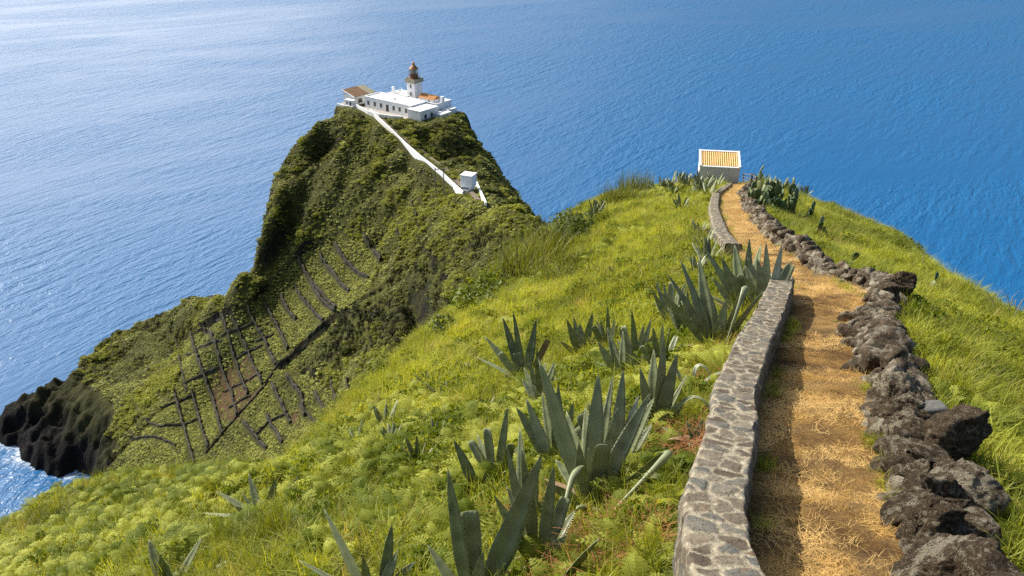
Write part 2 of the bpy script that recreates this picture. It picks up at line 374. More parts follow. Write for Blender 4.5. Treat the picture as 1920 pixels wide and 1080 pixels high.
ed = math_(t, 'ADD', ae.outputs['Fac'], math_(t, 'MULTIPLY', math_(t, 'SUBTRACT', g, .5), .035))
e = ramp(t, ed, [(.010, 0), (.018, 1)]).outputs[0]
mo = mixc(t, ramp(t, g, [(.4, .85), (.6, 0)]).outputs[0], (.47, .415, .30), (.20, .17, .12))
finish(m_wall, t, mixc(t, e, mo, st), .93, g, .8, .03, .15)
# lava boulders
def mat_rock(name, lich=.5, base=1.0):
    m, t, n, l = newmat(name); c = obj_co(t); oi = t.nodes.new('ShaderNodeObjectInfo')
    vm = t.nodes.new('ShaderNodeVectorMath'); vm.operation = 'ADD'; l.new(c, vm.inputs[0]); l.new(oi.outputs['Random'], vm.inputs[1]); c = vm.outputs[0]
    g = noise(t, 5, 8, .72, c); k = noise(t, 2.2, 5, .65, c); f = noise(t, 16, 5, .7, c)
    cc = ramp(t, g, [(.3, tuple(base * x for x in (.030, .023, .017))), (.5, tuple(base * x for x in (.135, .098, .062))), (.72, tuple(base * x for x in (.29, .215, .14)))]).outputs[0]
    lm = math_(t, 'ADD', math_(t, 'MULTIPLY', k, 1.0), math_(t, 'MULTIPLY', f, .6))
    lm = ramp(t, math_(t, 'ADD', lm, math_(t, 'MULTIPLY', oi.outputs['Random'], .16)), [(.92 - .14 * lich, 0), (1.02 - .14 * lich, 1)]).outputs[0]
    cc = mixc(t, math_(t, 'MULTIPLY', lm, .85), cc, (.47, .415, .30))
    finish(m, t, cc, .95, math_(t, 'ADD', g, math_(t, 'MULTIPLY', f, .5)), 1.0, .14, .1); return m
m_rock = mat_rock('lichen lava rock', .12, .9); m_rockpale = mat_rock('pale lichen lava rock', .75, .9); m_rockgrey = mat_plain('grey basalt slab', (.17, .165, .15), .9, .3, 5, .6)
m_twall = mat_plain('dark terrace stone', (.050, .046, .032), .95, .5, .7, 1.0)

m_grass = mat_leaf('grass blades', (.135, .165, .014), (.50, .52, .06), .5, .42, .22, dry=(.45, .36, .12))
m_grassr = m_grass
m_fern = mat_leaf('fern fronds', (.11, .15, .012), (.47, .49, .085), .6, .40, .25, spec=.12)
m_scrub = mat_leaf('scrub leaves', (.034, .036, .009), (.33, .35, .055), .6, .25, .055)
m_vine = mat_leaf('low vine leaves', (.17, .19, .045), (.45, .47, .12), .6, .25, .09)
m_shrub = mat_leaf('shrub leaves', (.06, .09, .012), (.19, .23, .03), .5, .35, .3, attr=False)
m_straw = mat_leaf('straw', (.48, .28, .07), (.84, .59, .23), .6, .25, 1.2, tcol=(1, .9, .5))
m_dead = mat_plain('dry brown plant litter', (.30, .13, .05), .9, .4, 6, .6)

def mat_agave(name, a, b, rim=(.36, .36, .16), sp=.45):
    m, t, n, l = newmat(name); uv = t.nodes.new('ShaderNodeUVMap'); s = t.nodes.new('ShaderNodeSeparateXYZ'); l.new(uv.outputs[0], s.inputs[0])
    f = noise(t, 9, 5, .6, obj_co(t)); v = s.outputs[1]
    band = math_(t, 'MULTIPLY', math_(t, 'ADD', math_(t, 'SINE', math_(t, 'MULTIPLY', v, 34.)), 1.), .12)
    c = ramp(t, math_(t, 'ADD', f, band), [(.3, a), (.75, b)]).outputs[0]
    c = mixc(t, math_(t, 'MULTIPLY', t.nodes.new('ShaderNodeObjectInfo').outputs['Random'], .4), c, tuple(x * 1.7 for x in b))
    e = math_(t, 'ABSOLUTE', math_(t, 'SUBTRACT', s.outputs[0], .5))
    c = mixc(t, ramp(t, e, [(.455, 0), (.485, .8)]).outputs[0], c, rim)
    c = mixc(t, ramp(t, v, [(.965, 0), (.99, 1)]).outputs[0], c, (.06, .035, .02))
    st = t.nodes.new('ShaderNodeTexNoise'); mp = t.nodes.new('ShaderNodeMapping'); mp.inputs['Scale'].default_value = (40, 1.5, 1); l.new(uv.outputs[0], mp.inputs[0]); l.new(mp.outputs[0], st.inputs['Vector'])
    c = mixc(t, ramp(t, st.outputs[0], [(.45, 0), (.7, .35)]).outputs[0], c, tuple(x * 1.5 for x in b))
    p = finish(m, t, c, .42, f, .25, .02, sp)
    tr = t.nodes.new('ShaderNodeBsdfTranslucent'); l.new(mixc(t, 1., c, (1.1, 1.3, .5), 'MULTIPLY'), tr.inputs[0]); mx = t.nodes.new('ShaderNodeMixShader'); mx.inputs[0].default_value = .12
    o = [x for x in t.nodes if x.type == 'OUTPUT_MATERIAL'][0]; l.new(p.outputs[0], mx.inputs[1]); l.new(tr.outputs[0], mx.inputs[2]); l.new(mx.outputs[0], o.inputs[0])
    return m
m_ag = mat_agave('agave leaf', (.085, .104, .046), (.23, .255, .13))
m_agp = mat_agave('pale agave leaf', (.20, .24, .15), (.36, .38, .26))
m_agb = mat_agave('withered agave leaf', (.16, .085, .045), (.30, .20, .11), (.2, .12, .06))
m_agc = m_ag

# ------------------------------------------------------------------ sea, terrain
def sheet(name, X, Y, Z, mat, kind='structure', attrs=None, smooth=True):
    ny, nx = X.shape; V = np.stack([X, Y, Z], -1).reshape(-1, 3).astype(np.float32)
    i = np.arange(ny * nx).reshape(ny, nx); F = np.stack([i[:-1, :-1], i[:-1, 1:], i[1:, 1:], i[1:, :-1]], -1).reshape(-1, 4)
    me = bpy.data.meshes.new(name); me.vertices.add(len(V)); me.vertices.foreach_set('co', V.ravel())
    me.loops.add(F.size); me.loops.foreach_set('vertex_index', F.ravel().astype(np.int32)); me.polygons.add(len(F))
    me.polygons.foreach_set('loop_start', (np.arange(len(F)) * 4).astype(np.int32)); me.polygons.foreach_set('loop_total', np.full(len(F), 4, np.int32))
    me.update(calc_edges=True); me.polygons.foreach_set('use_smooth', np.full(len(F), smooth)); me.materials.append(mat)
    for k, v in (attrs or {}).items():
        a = me.attributes.new(k, 'FLOAT', 'POINT'); a.data.foreach_set('value', v.astype(np.float32).ravel())
    o = bpy.data.objects.new(name, me); COL.objects.link(o)
    if kind: o['kind'] = kind
    return o
# headland (0.8 m grid)
gx = np.arange(-192, 64, .8); gy = np.arange(118, 420, .8); HX, HY = np.meshgrid(gx, gy); HZ = head_h(HX, HY)
def head_z(x, y):
    fx = np.clip((np.asarray(x) - gx[0]) / .8, 0, len(gx) - 1.001); fy = np.clip((np.asarray(y) - gy[0]) / .8, 0, len(gy) - 1.001)
    ix = fx.astype(int); iy = fy.astype(int); a = fx - ix; b = fy - iy
    return (HZ[iy, ix] * (1 - a) + HZ[iy, ix + 1] * a) * (1 - b) + (HZ[iy + 1, ix] * (1 - a) + HZ[iy + 1, ix + 1] * a) * b
def gh(px, py, t0=120, t1=420): return hit(head_z, px, py, t0, t1, 2400)
U, Vv, T_ = proj(HX, HY, HZ)
SOIL = [[(402,692),(438,680),(470,735),(492,722),(447,788),(412,790),(396,740)], [(545,775),(560,770),(565,800),(548,800)], [(445,690),(465,665),(485,700),(470,720)]]
soil = np.zeros(HX.shape)
for Pq in SOIL: soil = np.maximum(soil, in_poly(U, Vv, Pq) * (T_ > 190) * np.clip(.1 + 1.2 * vnoise(HX / 2.2, HY / 2.2, 4), 0, .75))
def hw(pxy, t0=120): q = gh(*pxy, t0=t0); return q[0], q[1]
soil = np.maximum(soil, 0)
sheet('headland', HX, HY, HZ, m_head, attrs={'soil': soil})

gxs = np.concatenate([[-16000, -4000, -1000, -400], np.arange(-215, -55, 1.25), [40, 300, 1000, 4000, 16000.]]); gys = np.concatenate([[-13000, -1000, 0, 120], np.arange(175, 400, 1.25), [500, 800, 1600, 4000, 20000.]])
X, Y = np.meshgrid(gxs, gys); hz_ = np.where((X > -191) & (X < 63) & (Y > 119) & (Y < 419), head_z(X, Y), -200); dep = SEA - hz_
foam = np.clip(1.25 * np.exp(-np.abs(dep - .8) / 1.3) + .9 * fbm(X / 7, Y / 7, 4, 55) - .25, 0, 1) * (dep > -6) * (dep < 12)
sheet('sea', X, Y, np.full(X.shape, SEA), m_sea, attrs={'foam': foam})
# near hillside: finer close to the camera
gy1 = np.concatenate([np.arange(-14, 22, .16), np.arange(22, 90, .4), np.arange(90, 150, 2.0)])
gx1 = np.concatenate([np.arange(-110, -30, 2.0), np.arange(-30, -10, .5), np.arange(-10, 12, .16), np.arange(12, 45, .4), np.arange(45, 130, 2.)])
X, Y = np.meshgrid(gx1, gy1); sheet('hillside', X, Y, np.maximum(near_h(X, Y), SEA - 12), m_hill)
# straw path ribbon
py_ = np.arange(-3, 76, .12); of = np.linspace(-.72, .85, 22)
Y, O = np.meshgrid(py_, of, indexing='ij'); X = xc(Y) + O * (1 + .10 * fbm(Y * .7, Y * 0, 2, 8))
Z = near_h(X, Y) + .035 + .05 * fbm(X / .35, Y / .35, 3, 12) - .05 * np.abs(O / .8) ** 4
sheet('path', X, Y, Z, m_path)

# ------------------------------------------------------------------ instanced ground cover
def proto_coll(name, objs):
    c = bpy.data.collections.new(name)
    for o in objs: COL.objects.unlink(o); c.objects.link(o)
    return c
def scatter(name, P, rot, scl, idx, tint, coll, label=None, cat=None):
    me = bpy.data.meshes.new(name); me.vertices.add(len(P)); me.vertices.foreach_set('co', P.astype(np.float32).ravel())
    for k, ty, v in (('rot', 'FLOAT_VECTOR', rot), ('scl', 'FLOAT_VECTOR', scl), ('idx', 'INT', idx), ('tint', 'FLOAT', tint)):
        a = me.attributes.new(k, ty, 'POINT')
        a.data.foreach_set('vector' if ty == 'FLOAT_VECTOR' else 'value', np.asarray(v, np.int32 if ty == 'INT' else np.float32).ravel())
    o = bpy.data.objects.new(name, me); COL.objects.link(o)
    ng = bpy.data.node_groups.new(name + ' scatter', 'GeometryNodeTree')
    ng.interface.new_socket('Geometry', in_out='INPUT', socket_type='NodeSocketGeometry'); ng.interface.new_socket('Geometry', in_out='OUTPUT', socket_type='NodeSocketGeometry')
    gi = ng.nodes.new('NodeGroupInput'); go = ng.nodes.new('NodeGroupOutput'); ip = ng.nodes.new('GeometryNodeInstanceOnPoints')
    ci = ng.nodes.new('GeometryNodeCollectionInfo'); ci.inputs['Collection'].default_value = coll; ci.inputs['Separate Children'].default_value = True; ci.inputs['Reset Children'].default_value = True
    def na(nm, ty): q = ng.nodes.new('GeometryNodeInputNamedAttribute'); q.data_type = ty; q.inputs['Name'].default_value = nm; return q.outputs[0]
    L = ng.links.new
    L(gi.outputs[0], ip.inputs['Points']); L(ci.outputs[0], ip.inputs['Instance']); ip.inputs['Pick Instance'].default_value = True
    L(na('idx', 'INT'), ip.inputs['Instance Index']); L(na('rot', 'FLOAT_VECTOR'), ip.inputs['Rotation']); L(na('scl', 'FLOAT_VECTOR'), ip.inputs['Scale'])
    L(ip.outputs[0], go.inputs[0])
    md = o.modifiers.new('scatter', 'NODES'); md.node_group = ng
    tag(o, label, cat, kind='stuff'); return o

def blade(V, F, base, az, h, w, lean, segs=3, curl=.6):
    n = len(V); d = np.array([math.cos(az), math.sin(az), 0]); sd = np.array([-d[1], d[0], 0])
    for i in range(segs + 1):
        s = i / segs; c = base + d * (lean * h * (s ** (1 + curl))) + np.array([0, 0, h * (s - .35 * lean * s * s)])
        ww = w * (1 - s) ** .7
        if i < segs: V += [c - sd * ww / 2, c + sd * ww / 2]
        else: V += [c]
    for i in range(segs - 1): F.append((n + 2 * i, n + 2 * i + 1, n + 2 * i + 3, n + 2 * i + 2))
    F.append((n + 2 * (segs - 1), n + 2 * (segs - 1) + 1, n + 2 * segs))
def grass_proto(k, nb, hmin, hmax, rad, w, lean=(.2, 1.1), mat=None, name='grass_tuft'):
    V, F = [], []; r = random.Random(k)
    for _ in range(nb):
        a = r.uniform(0, 6.283); q = rad * math.sqrt(r.random()); b = np.array([q * math.cos(a), q * math.sin(a), -.03])
        blade(V, F, b, r.uniform(0, 6.283), r.uniform(hmin, hmax), w * r.uniform(.6, 1.3), r.uniform(*lean))
    return mesh(name, V, F, mat or m_grass)
def fern_proto(k):
    V, F = [], []; r = random.Random(100 + k)
    for f in range(6):
        az = r.uniform(0, 6.283); L = r.uniform(.42, .85); el = r.uniform(.45, 1.25); d = np.array([math.cos(az), math.sin(az), 0]); sd = np.array([-d[1], d[0], 0.])
        pr = None; n = 15; up0 = math.sin(el)
        for i in range(n + 1):
            s = i / n; c = d * L * (s * math.cos(el) + .45 * s * s) + np.array([0, 0, L * (up0 * s - .75 * s * s) + .02])
            if pr is not None:
                tng = (c - pr); tng /= np.linalg.norm(tng); w = .5 * L * math.sin(min(1, s * 1.15 + .12) * math.pi) ** .8 * .46
                for sg in (-1, 1):
                    tip = c + sd * sg * w + tng * w * .35 + np.array([0, 0, -w * r.uniform(.05, .35)]); k0 = len(V); hw_ = L / n * .52
                    md = (c + tip) / 2; V += [c - tng * hw_ * .5, md - tng * hw_, tip, md + tng * hw_, c + tng * hw_ * .5]; F.append((k0, k0 + 1, k0 + 2, k0 + 3, k0 + 4))
            pr = c
    return mesh('fern_clump', V, F, m_fern)
def leafball(k, n, size, mat, flat=.75, name='scrub_clump', elong=1.5, shell=.55):
    V, F = [], []; r = random.Random(200 + k); lob = [(r.uniform(-.45, .45), r.uniform(-.45, .45), r.uniform(.0, .4), r.uniform(.4, .75)) for _ in range(5)]
    for _ in range(n):
        cx, cy, cz, R_ = r.choice(lob); a = r.uniform(0, 6.283); ct = r.uniform(-.35, 1); st = math.sqrt(1 - ct * ct); q = R_ * (shell + (1 - shell) * r.random())
        nr = Vector((st * math.cos(a), st * math.sin(a), ct)); c = Vector((cx, cy, cz * flat)) + Vector((nr.x * q, nr.y * q, nr.z * q * flat))
        nn = (nr + Vector((r.gauss(0, .5), r.gauss(0, .5), r.gauss(0, .5)))).normalized(); u = nn.orthogonal().normalized(); w = nn.cross(u); th = r.uniform(0, 6.283)
        uu = u * math.cos(th) + w * math.sin(th); ww = nn.cross(uu); s = size * r.uniform(.6, 1.4); k0 = len(V)
        V += [c - uu * s * elong * .5, c - ww * s * .5 + nn * s * .1, c + uu * s * elong * .5, c + ww * s * .5 + nn * s * .1]; F.append((k0, k0 + 1, k0 + 2, k0 + 3))
    return mesh(name, V, F, mat)

C_grass = proto_coll('p_grass', [grass_proto(i, 42, .12, .34, .15, .013, (.2, 1.4)) for i in range(5)])
C_tall = proto_coll('p_tall', [grass_proto(i + 20, 46, .45, 1.0, .22, .016, (.1, .6)) for i in range(3)])
C_fern = proto_coll('p_fern', [fern_proto(i) for i in range(4)])
C_straw = proto_coll('p_straw', [grass_proto(i + 40, 46, .02, .07, .14, .006, (1.2, 3.2), m_straw, 'straw_tuft') for i in range(4)])
C_scrub = proto_coll('p_scrub', [leafball(i, 330, .17, m_scrub) for i in range(5)])
C_vine = proto_coll('p_vine', [leafball(i + 10, 130, .30, m_vine, .5, 'vine_clump') for i in range(4)])
C_low = proto_coll('p_low', [leafball(i + 20, 220, .12, m_fern, .6, 'herb_clump') for i in range(3)])

def rand_in(x0, x1, y0, y1, n): return RNG.uniform(x0, x1, n), RNG.uniform(y0, y1, n)
def make_scatter(name, xs, ys, zs, coll, nidx, s0, s1, tint, label, cat, flat=None, tilt=.15):
    n = len(xs); P = np.stack([xs, ys, zs], 1); rot = np.stack([RNG.normal(0, tilt, n), RNG.normal(0, tilt, n), RNG.uniform(0, 6.283, n)], 1)
    s = RNG.uniform(s0, s1) if np.isscalar(s0) and n == 0 else s0 + (s1 - s0) * RNG.random(n)
    sc = np.stack([s, s, s * (flat if flat is not None else 1) * RNG.uniform(.65, 1.4, n)], 1)
    return scatter(name, P, rot, sc, RNG.integers(0, nidx, n), tint, coll, label, cat)
def near_points(dens_fn, y0=-1, y1=92):
    """jittered points on the near hill, kept with probability by distance"""
    out = []
    for (a, b, den) in dens_fn:
        x0, x1 = -30, 45; n = int((x1 - x0) * (b - a) * den); x, y = rand_in(x0, x1, a, b, n); z = near_h(x, y)
        u, v, t = proj(x, y, z); k = (t > .5) & (u > -330) & (u < 2150) & (v < 1400) & (v > 250)
        o = ~in_poly(x, y, CR); d = np.where(o, dist_poly(x, y, CR), 0); k &= d < 9
        e = x - xc(y); k &= ~((e > -1.22) & (e < 1.32)) ; k &= ~((e > -.9 - .5) & (e < 1.32) & (y > 64) & (y < 76) & False)
        out.append(np.stack([x[k], y[k], z[k], e[k], d[k], t[k]], 1))
    return np.concatenate(out)
Pn = near_points([(2, 9, 60), (9, 16, 42), (16, 28, 24), (28, 50, 13), (50, 90, 9)])
x, y, z, e, d, tt = Pn.T
zone = fbm(x / 4.5, y / 4.5, 3, 61) + .08 * (tt < 24) - .45 * (e > 0) - .25 * ((tt > 26) & (e < 0) & (e > -14))    # >0: fern patches
isf = zone > .02
g_ = ~isf | (RNG.random(len(x)) < .45)
k = g_; sc0 = np.interp(tt[k], [5, 15, 40, 80], [.85, 1.1, 1.6, 2.2])
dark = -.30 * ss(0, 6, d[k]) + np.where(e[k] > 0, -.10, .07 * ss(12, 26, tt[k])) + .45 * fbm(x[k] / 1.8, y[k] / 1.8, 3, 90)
make_scatter('grass', x[k], y[k], z[k], C_grass, 5, sc0 * .75, sc0 * 1.25, dark, 'bright yellow green grass covering the near hillside', 'grass')
k = isf & (RNG.random(len(x)) < np.interp(tt, [8, 30, 80], [.20, .24, .34])); sc0 = np.interp(tt[k], [5, 15, 40, 80], [.5, .8, 1.2, 1.6])
make_scatter('fern', x[k], y[k], z[k], C_fern, 4, sc0 * .7, sc0 * 1.2, .45 * fbm(x[k] / 1.6, y[k] / 1.6, 3, 9) - .05 - .15 * ss(0, 6, d[k]) - .12 * (e[k] > 0), 'low ferns growing among the grass of the near slope', 'fern')
k = (RNG.random(len(x)) < .05 + .10 * (fbm(x / 5, y / 5, 2, 71) > .15)) & (d < 9)
sc0 = np.interp(tt[k], [5, 15, 40, 80], [.22, .4, .55, .8])
make_scatter('herb', x[k], y[k], z[k], C_low, 3, sc0 * .7, sc0 * 1.3, -.25 + 0 * x[k], 'small leafy herbs scattered through the near grass', 'herbs')
k = (d > .3) & (RNG.random(len(x)) < .18) & (e < 0) | ((RNG.random(len(x)) < .012) & (tt > 9))
make_scatter('tall_grass', x[k], y[k], z[k], C_tall, 3, .4, .8, -.12 + 0 * x[k], 'taller grass tufts along the brink of the near slope', 'grass')
# steep flank beyond the brow
x, y = rand_in(-70, 60, 0, 118, 60000); o = ~in_poly(x, y, CR); d = np.where(o, dist_poly(x, y, CR), 0); z = near_h(x, y)
u, v, t_ = proj(x, y, z); k = (d > 4) & (d < 45) & (u > -200) & (u < 2100) & (v > 200) & (v < 1200) & (t_ > 5); k &= RNG.random(len(x)) < .5
make_scatter('brush', x[k], y[k], z[k], C_scrub, 5, .5, 1.1, .30 + 0 * x[k], 'dense green brush on the steep flank below the brow', 'brush', .8)

TWL = [[(560,485),(578,520),(600,560),(628,585)],[(600,478),(622,510),(655,548)],[(628,458),(648,490),(660,502),(690,522)],[(682,440),(700,470),(714,490)],
 [(357,622),(372,675),(400,750),(417,815)],[(382,610),(415,685),(435,740),(445,780)],[(407,600),(440,670),(465,740)],[(437,595),(462,650),(492,720)],[(465,577),(495,635),(517,685)],[(497,570),(520,610),(540,655)],
 [(527,555),(555,600)],[(555,540),(575,570),(605,602)],[(580,520),(604,552),(630,578)],[(327,735),(345,800),(365,872)],[(360,735),(375,790),(390,840)],[(540,705),(565,740),(572,780)],[(510,720),(530,760),(545,795)],[(500,780),(530,830)],
 [(455,790),(480,820),(500,842)],[(620,715),(630,755)],[(650,715),(656,755)],[(625,605),(575,645),(520,685),(495,725),(445,780),(415,815),(385,850)],[(410,690),(375,705),(345,720)],[(440,675),(465,660),(492,648)],[(300,765),(345,750),(365,740)],  # the long diagonal draws the bank's shadow edge as a dark wall
 [(265,785),(300,800),(345,797),(370,787)],[(245,820),(300,822),(330,835)],[(350,665),(384,650),(415,640)],[(422,735),(462,715),(490,700)],[(430,765),(470,742)],[(480,640),(512,628)],[(415,630),(450,618),(478,605)],[(770,375),(780,405),(786,432)],[(742,430),(748,455),(750,470)],
 [(475,820),(505,790),(540,775)],[(330,640),(340,690),(350,735)],[(560,760),(590,790),(600,815)],[(590,735),(612,775)]]
TWW = [[tuple(gh(*q_, t0=180)[:2]) for q_ in l_] for l_ in TWL]
# headland scrub
x, y = rand_in(-185, 45, 140, 345, 95000); z = head_z(x, y); u, v, t_ = proj(x, y, z)
gxh = (head_z(x + 1.2, y) - z) / 1.2; gyh = (head_z(x, y + 1.2) - z) / 1.2; slope = np.hypot(gxh, gyh)
face = gyh * 0 + (-gxh * x / np.hypot(x, y) - gyh * y / np.hypot(x, y))      # how far it falls away from the camera
vis = (u > -60) & (u < 1120) & (v > 150) & (v < 960)
terr = in_poly(u, v, TERR_PX) & (t_ > 190)
plat = in_poly(x, y, PLAT) | (dist_poly(x, y, PLAT) < .9)
PATHW = [hw(q) for q in [(672,206),(700,222),(728,242),(757,268),(790,295),(828,325),(850,345),(872,364)]]
pathd = dist_poly(x, y, PATHW, False)
REDGE = dist_poly(x, y, [loc2w(26, -3), loc2w(20, -4)], False)
ROCKZ = [(-60,700),(60,725),(130,700),(190,735),(225,770),(190,820),(185,900),(-60,900)]
rocky = in_poly(u + 14 * fbm(x / 5, y / 5, 2, 12), v, ROCKZ) & (t_ > 240) | (z < SEA + 14 + 9 * fbm(x / 12, y / 12, 3, 3)) | (slope > 2.6 + fbm(x / 6, y / 6, 2, 8))
patch = fbm(x / 6.5, y / 6.5, 3, 201); k0 = vis & ~terr & ~plat & ~rocky & (pathd > 1.5) & (z > SEA + 3); k = k0 & (patch > -.08 + .12 * RNG.random(len(x)))
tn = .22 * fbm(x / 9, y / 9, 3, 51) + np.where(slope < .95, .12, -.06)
br = np.maximum(np.exp(-(dist_poly(u, v, [(620,400),(560,440),(470,530),(380,600)], False) / 26) ** 2), np.exp(-(dist_poly(u, v, [(850,375),(905,385),(1000,455)], False) / 32) ** 2))  # sunlit ridge crests, painted lighter into the scrub tint
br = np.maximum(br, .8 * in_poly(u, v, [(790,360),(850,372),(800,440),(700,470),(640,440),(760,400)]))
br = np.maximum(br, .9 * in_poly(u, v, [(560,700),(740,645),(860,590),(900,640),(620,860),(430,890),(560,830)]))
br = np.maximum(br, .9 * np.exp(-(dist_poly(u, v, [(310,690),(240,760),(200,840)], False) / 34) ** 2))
dk = np.exp(-(dist_poly(u, v, [(640,240),(590,330),(545,420),(510,470)], False) / 26) ** 2) + .8 * in_poly(u, v, BANK_PX) + .7 * np.exp(-(dist_poly(u, v, [(420,600),(560,520)], False) / 22) ** 2)  # shaded cliff gully painted darker into the tint, along with truly dark scrub
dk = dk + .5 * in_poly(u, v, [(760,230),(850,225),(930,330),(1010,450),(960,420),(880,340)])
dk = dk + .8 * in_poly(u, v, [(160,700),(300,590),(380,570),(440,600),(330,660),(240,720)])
tn = tn + .42 * br - .36 * dk + .12 * fbm(x / 25, y / 25, 3, 99)  # scrub's own tones plus the painted lit ridges and shaded hollows
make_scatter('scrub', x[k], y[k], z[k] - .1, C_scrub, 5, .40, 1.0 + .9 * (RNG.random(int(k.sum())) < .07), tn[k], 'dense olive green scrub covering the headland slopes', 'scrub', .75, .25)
kg = k0 & (patch < .02) & (RNG.random(len(x)) < .9)
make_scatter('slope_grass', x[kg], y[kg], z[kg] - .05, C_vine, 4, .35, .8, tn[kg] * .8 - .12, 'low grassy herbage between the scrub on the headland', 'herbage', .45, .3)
k = vis & terr; so_ = np.zeros(len(x), bool)
for Pq in SOIL: so_ |= in_poly(u, v, Pq)
k &= (RNG.random(len(x)) < np.where(so_, .25, 1))
x2, y2 = rand_in(-125, -30, 165, 300, 26000); z2 = head_z(x2, y2); u2, v2, t2 = proj(x2, y2, z2); k2 = in_poly(u2, v2, TERR_PX) & (t2 > 190); so2 = np.zeros(len(x2), bool)
for Pq in SOIL: so2 |= in_poly(u2, v2, Pq)
k2 &= RNG.random(len(x2)) < np.where(so2, .25, 1)
x = np.concatenate([x[k], x2[k2]]); y = np.concatenate([y[k], y2[k2]]); z = np.concatenate([z[k], z2[k2]])
wd_ = np.min([dist_poly(x, y, l_, False) for l_ in TWW], axis=0); k = wd_ > .75; x, y, z = x[k], y[k], z[k]
make_scatter('vines', x, y, z - .05, C_vine, 4, .35, .75, .14 * fbm(x / 5, y / 5, 3, 14), 'low green vines filling the terraced plots', 'vines', .6)
# straw on the path
ys = np.concatenate([RNG.uniform(2.5, 9, 2600), RNG.uniform(9, 18, 2200), RNG.uniform(18, 40, 2400), RNG.uniform(40, 74, 2000)])
xs = xc(ys) + RNG.uniform(-.72, .86, len(ys)); keep = (fbm(xs / .6, ys / .6, 3, 77) > -.08); xs, ys = xs[keep], ys[keep]
sc0 = np.interp(ys, [3, 12, 30, 70], [.8, 1., 1.5, 2.2])
make_scatter('straw', xs, ys, near_h(xs, ys) + .03, C_straw, 4, sc0 * .8, sc0 * 1.3, .25 * fbm(xs, ys, 2, 6), 'loose dry straw strewn over the footpath', 'straw')

ys = RNG.uniform(3, 60, 2600); sd_ = RNG.random(len(ys)) < .5; xs = xc(ys) + np.where(sd_, -.56 + .10 * RNG.random(len(ys)), .50 + .2 * RNG.random(len(ys))); keep = fbm(xs / .9, ys / .9, 3, 141) > .22; xs, ys = xs[keep], ys[keep]
make_scatter('verge_grass', xs, ys, near_h(xs, ys) + .02, C_grass, 5, .3, .65, .05 + 0 * xs, 'sparse weeds creeping in along both edges of the straw path', 'weeds')
# ------------------------------------------------------------------ left mortared wall
def cells(a, b, sa, sb, seed):
    """F1/F2 distances and id of jittered stones on a sheet, sizes sa x sb"""
    a, b = a + .075 * fbm(a / .16, b / .16, 4, seed + 5), b + .075 * fbm(a / .17, b / .17, 4, seed + 6)
    ia = np.floor(a / sa); ib = np.floor(b / sb); f1 = np.full(a.shape, 9.); f2 = np.full(a.shape, 9.); cid = np.zeros(a.shape)
    for da in (-1, 0, 1):
        for db in (-1, 0, 1):
            ca = ia + da; cb = ib + db; pa = (ca + .5 + .85 * (_h(ca, cb, seed) - .5)) * sa; pb = (cb + .5 + .85 * (_h(ca, cb, seed + 1) - .5)) * sb
            d_ = np.hypot(a - pa, b - pb); m_ = d_ < f1; f2 = np.where(m_, f1, np.minimum(f2, d_)); cid = np.where(m_, _h(ca, cb, seed + 2), cid); f1 = np.where(m_, d_, f1)
    return (f2 - f1) * .5, cid
def wall_strip(name, ys, off, w, h, mat, label, nt=26, jag=.035, top_dz=None, side='masonry'):
    prof = [(-w / 2, k / 10, -1) for k in range(10)] + [(-w / 2 + w * k / nt, 1.0, 0) for k in range(nt + 1)] + [(w / 2, 1 - k / 10, 1) for k in range(1, 11)]
    A = np.array([q[0] for q in prof]); Bf = np.array([q[1] for q in prof]); Sd = np.array([q[2] for q in prof]); Y, A2 = np.meshgrid(ys, A, indexing='ij'); B2 = np.broadcast_to(Bf, Y.shape); S2 = np.broadcast_to(Sd, Y.shape)
    x0 = xc(Y) + off; tx = (xc(Y + .3) - xc(Y - .3)) / .6; nl = np.hypot(1, tx); nx_, ny_ = 1 / nl, -tx / nl
    zb = near_h(x0[:, 0], ys, False)[:, None] - .35; zt = (zc(ys) + h + .05 * fbm(ys * .5, ys * 0 + 1., 2, 4))[:, None]; H_ = zt - zb
    q = np.where(S2 < 0, A2 - (1 - B2) * H_, np.where(S2 > 0, A2 + (1 - B2) * H_, A2)); edge, cid = cells(Y * 1.03, q, .15 + 0 * q, .20, 11)
    lift = ss(.003, .014, edge) * (.004 + .013 * cid) + .009 * (cid - .5) * ss(.01, .03, edge) + .006 * fbm(Y / .05, q / .05, 2, 7); jx = jag * fbm(Y * 3.1, B2 * 3.1 + S2 * 5, 3, 5) * (np.abs(A2) > w / 2 - .02)
    out = np.where(S2 < 0, -1., np.where(S2 > 0, 1., 0.)); rnd = -.035 * (np.abs(A2) > w / 2 - .001) * (B2 == 1)
    aa = A2 + jx + out * lift; Z = zb + H_ * B2 + np.where(S2 == 0, lift, 0) + rnd; X = x0 + nx_ * aa; Yw = Y + ny_ * aa
    o = sheet(name, X, Yw, Z, mat, None, {'edge': edge, 'cell': cid}); me = o.data
    bm_ = bmesh.new(); bm_.from_mesh(me); bm_.verts.ensure_lookup_table(); m_ = len(prof); N_ = len(ys)
    bm_.faces.new([bm_.verts[k] for k in range(m_)]); bm_.faces.new([bm_.verts[(N_ - 1) * m_ + k] for k in range(m_ - 1, -1, -1)]); bm_.to_mesh(me); bm_.free()
    return tag(o, label, 'stone wall')
wall_strip('stone_wall', np.concatenate([np.arange(-2.5, 3, .1), np.arange(3, 9, .018), np.arange(9, 15.9, .03)]), -.865, .42, .50, m_wall, 'near mortared stone wall with pale flat top left of the straw path')
wall_strip('stone_wall', np.arange(23.0, 68.5, .09), -.95, .46, .30, m_wall, 'far grey stone wall running along the path down to the small shed', nt=12)

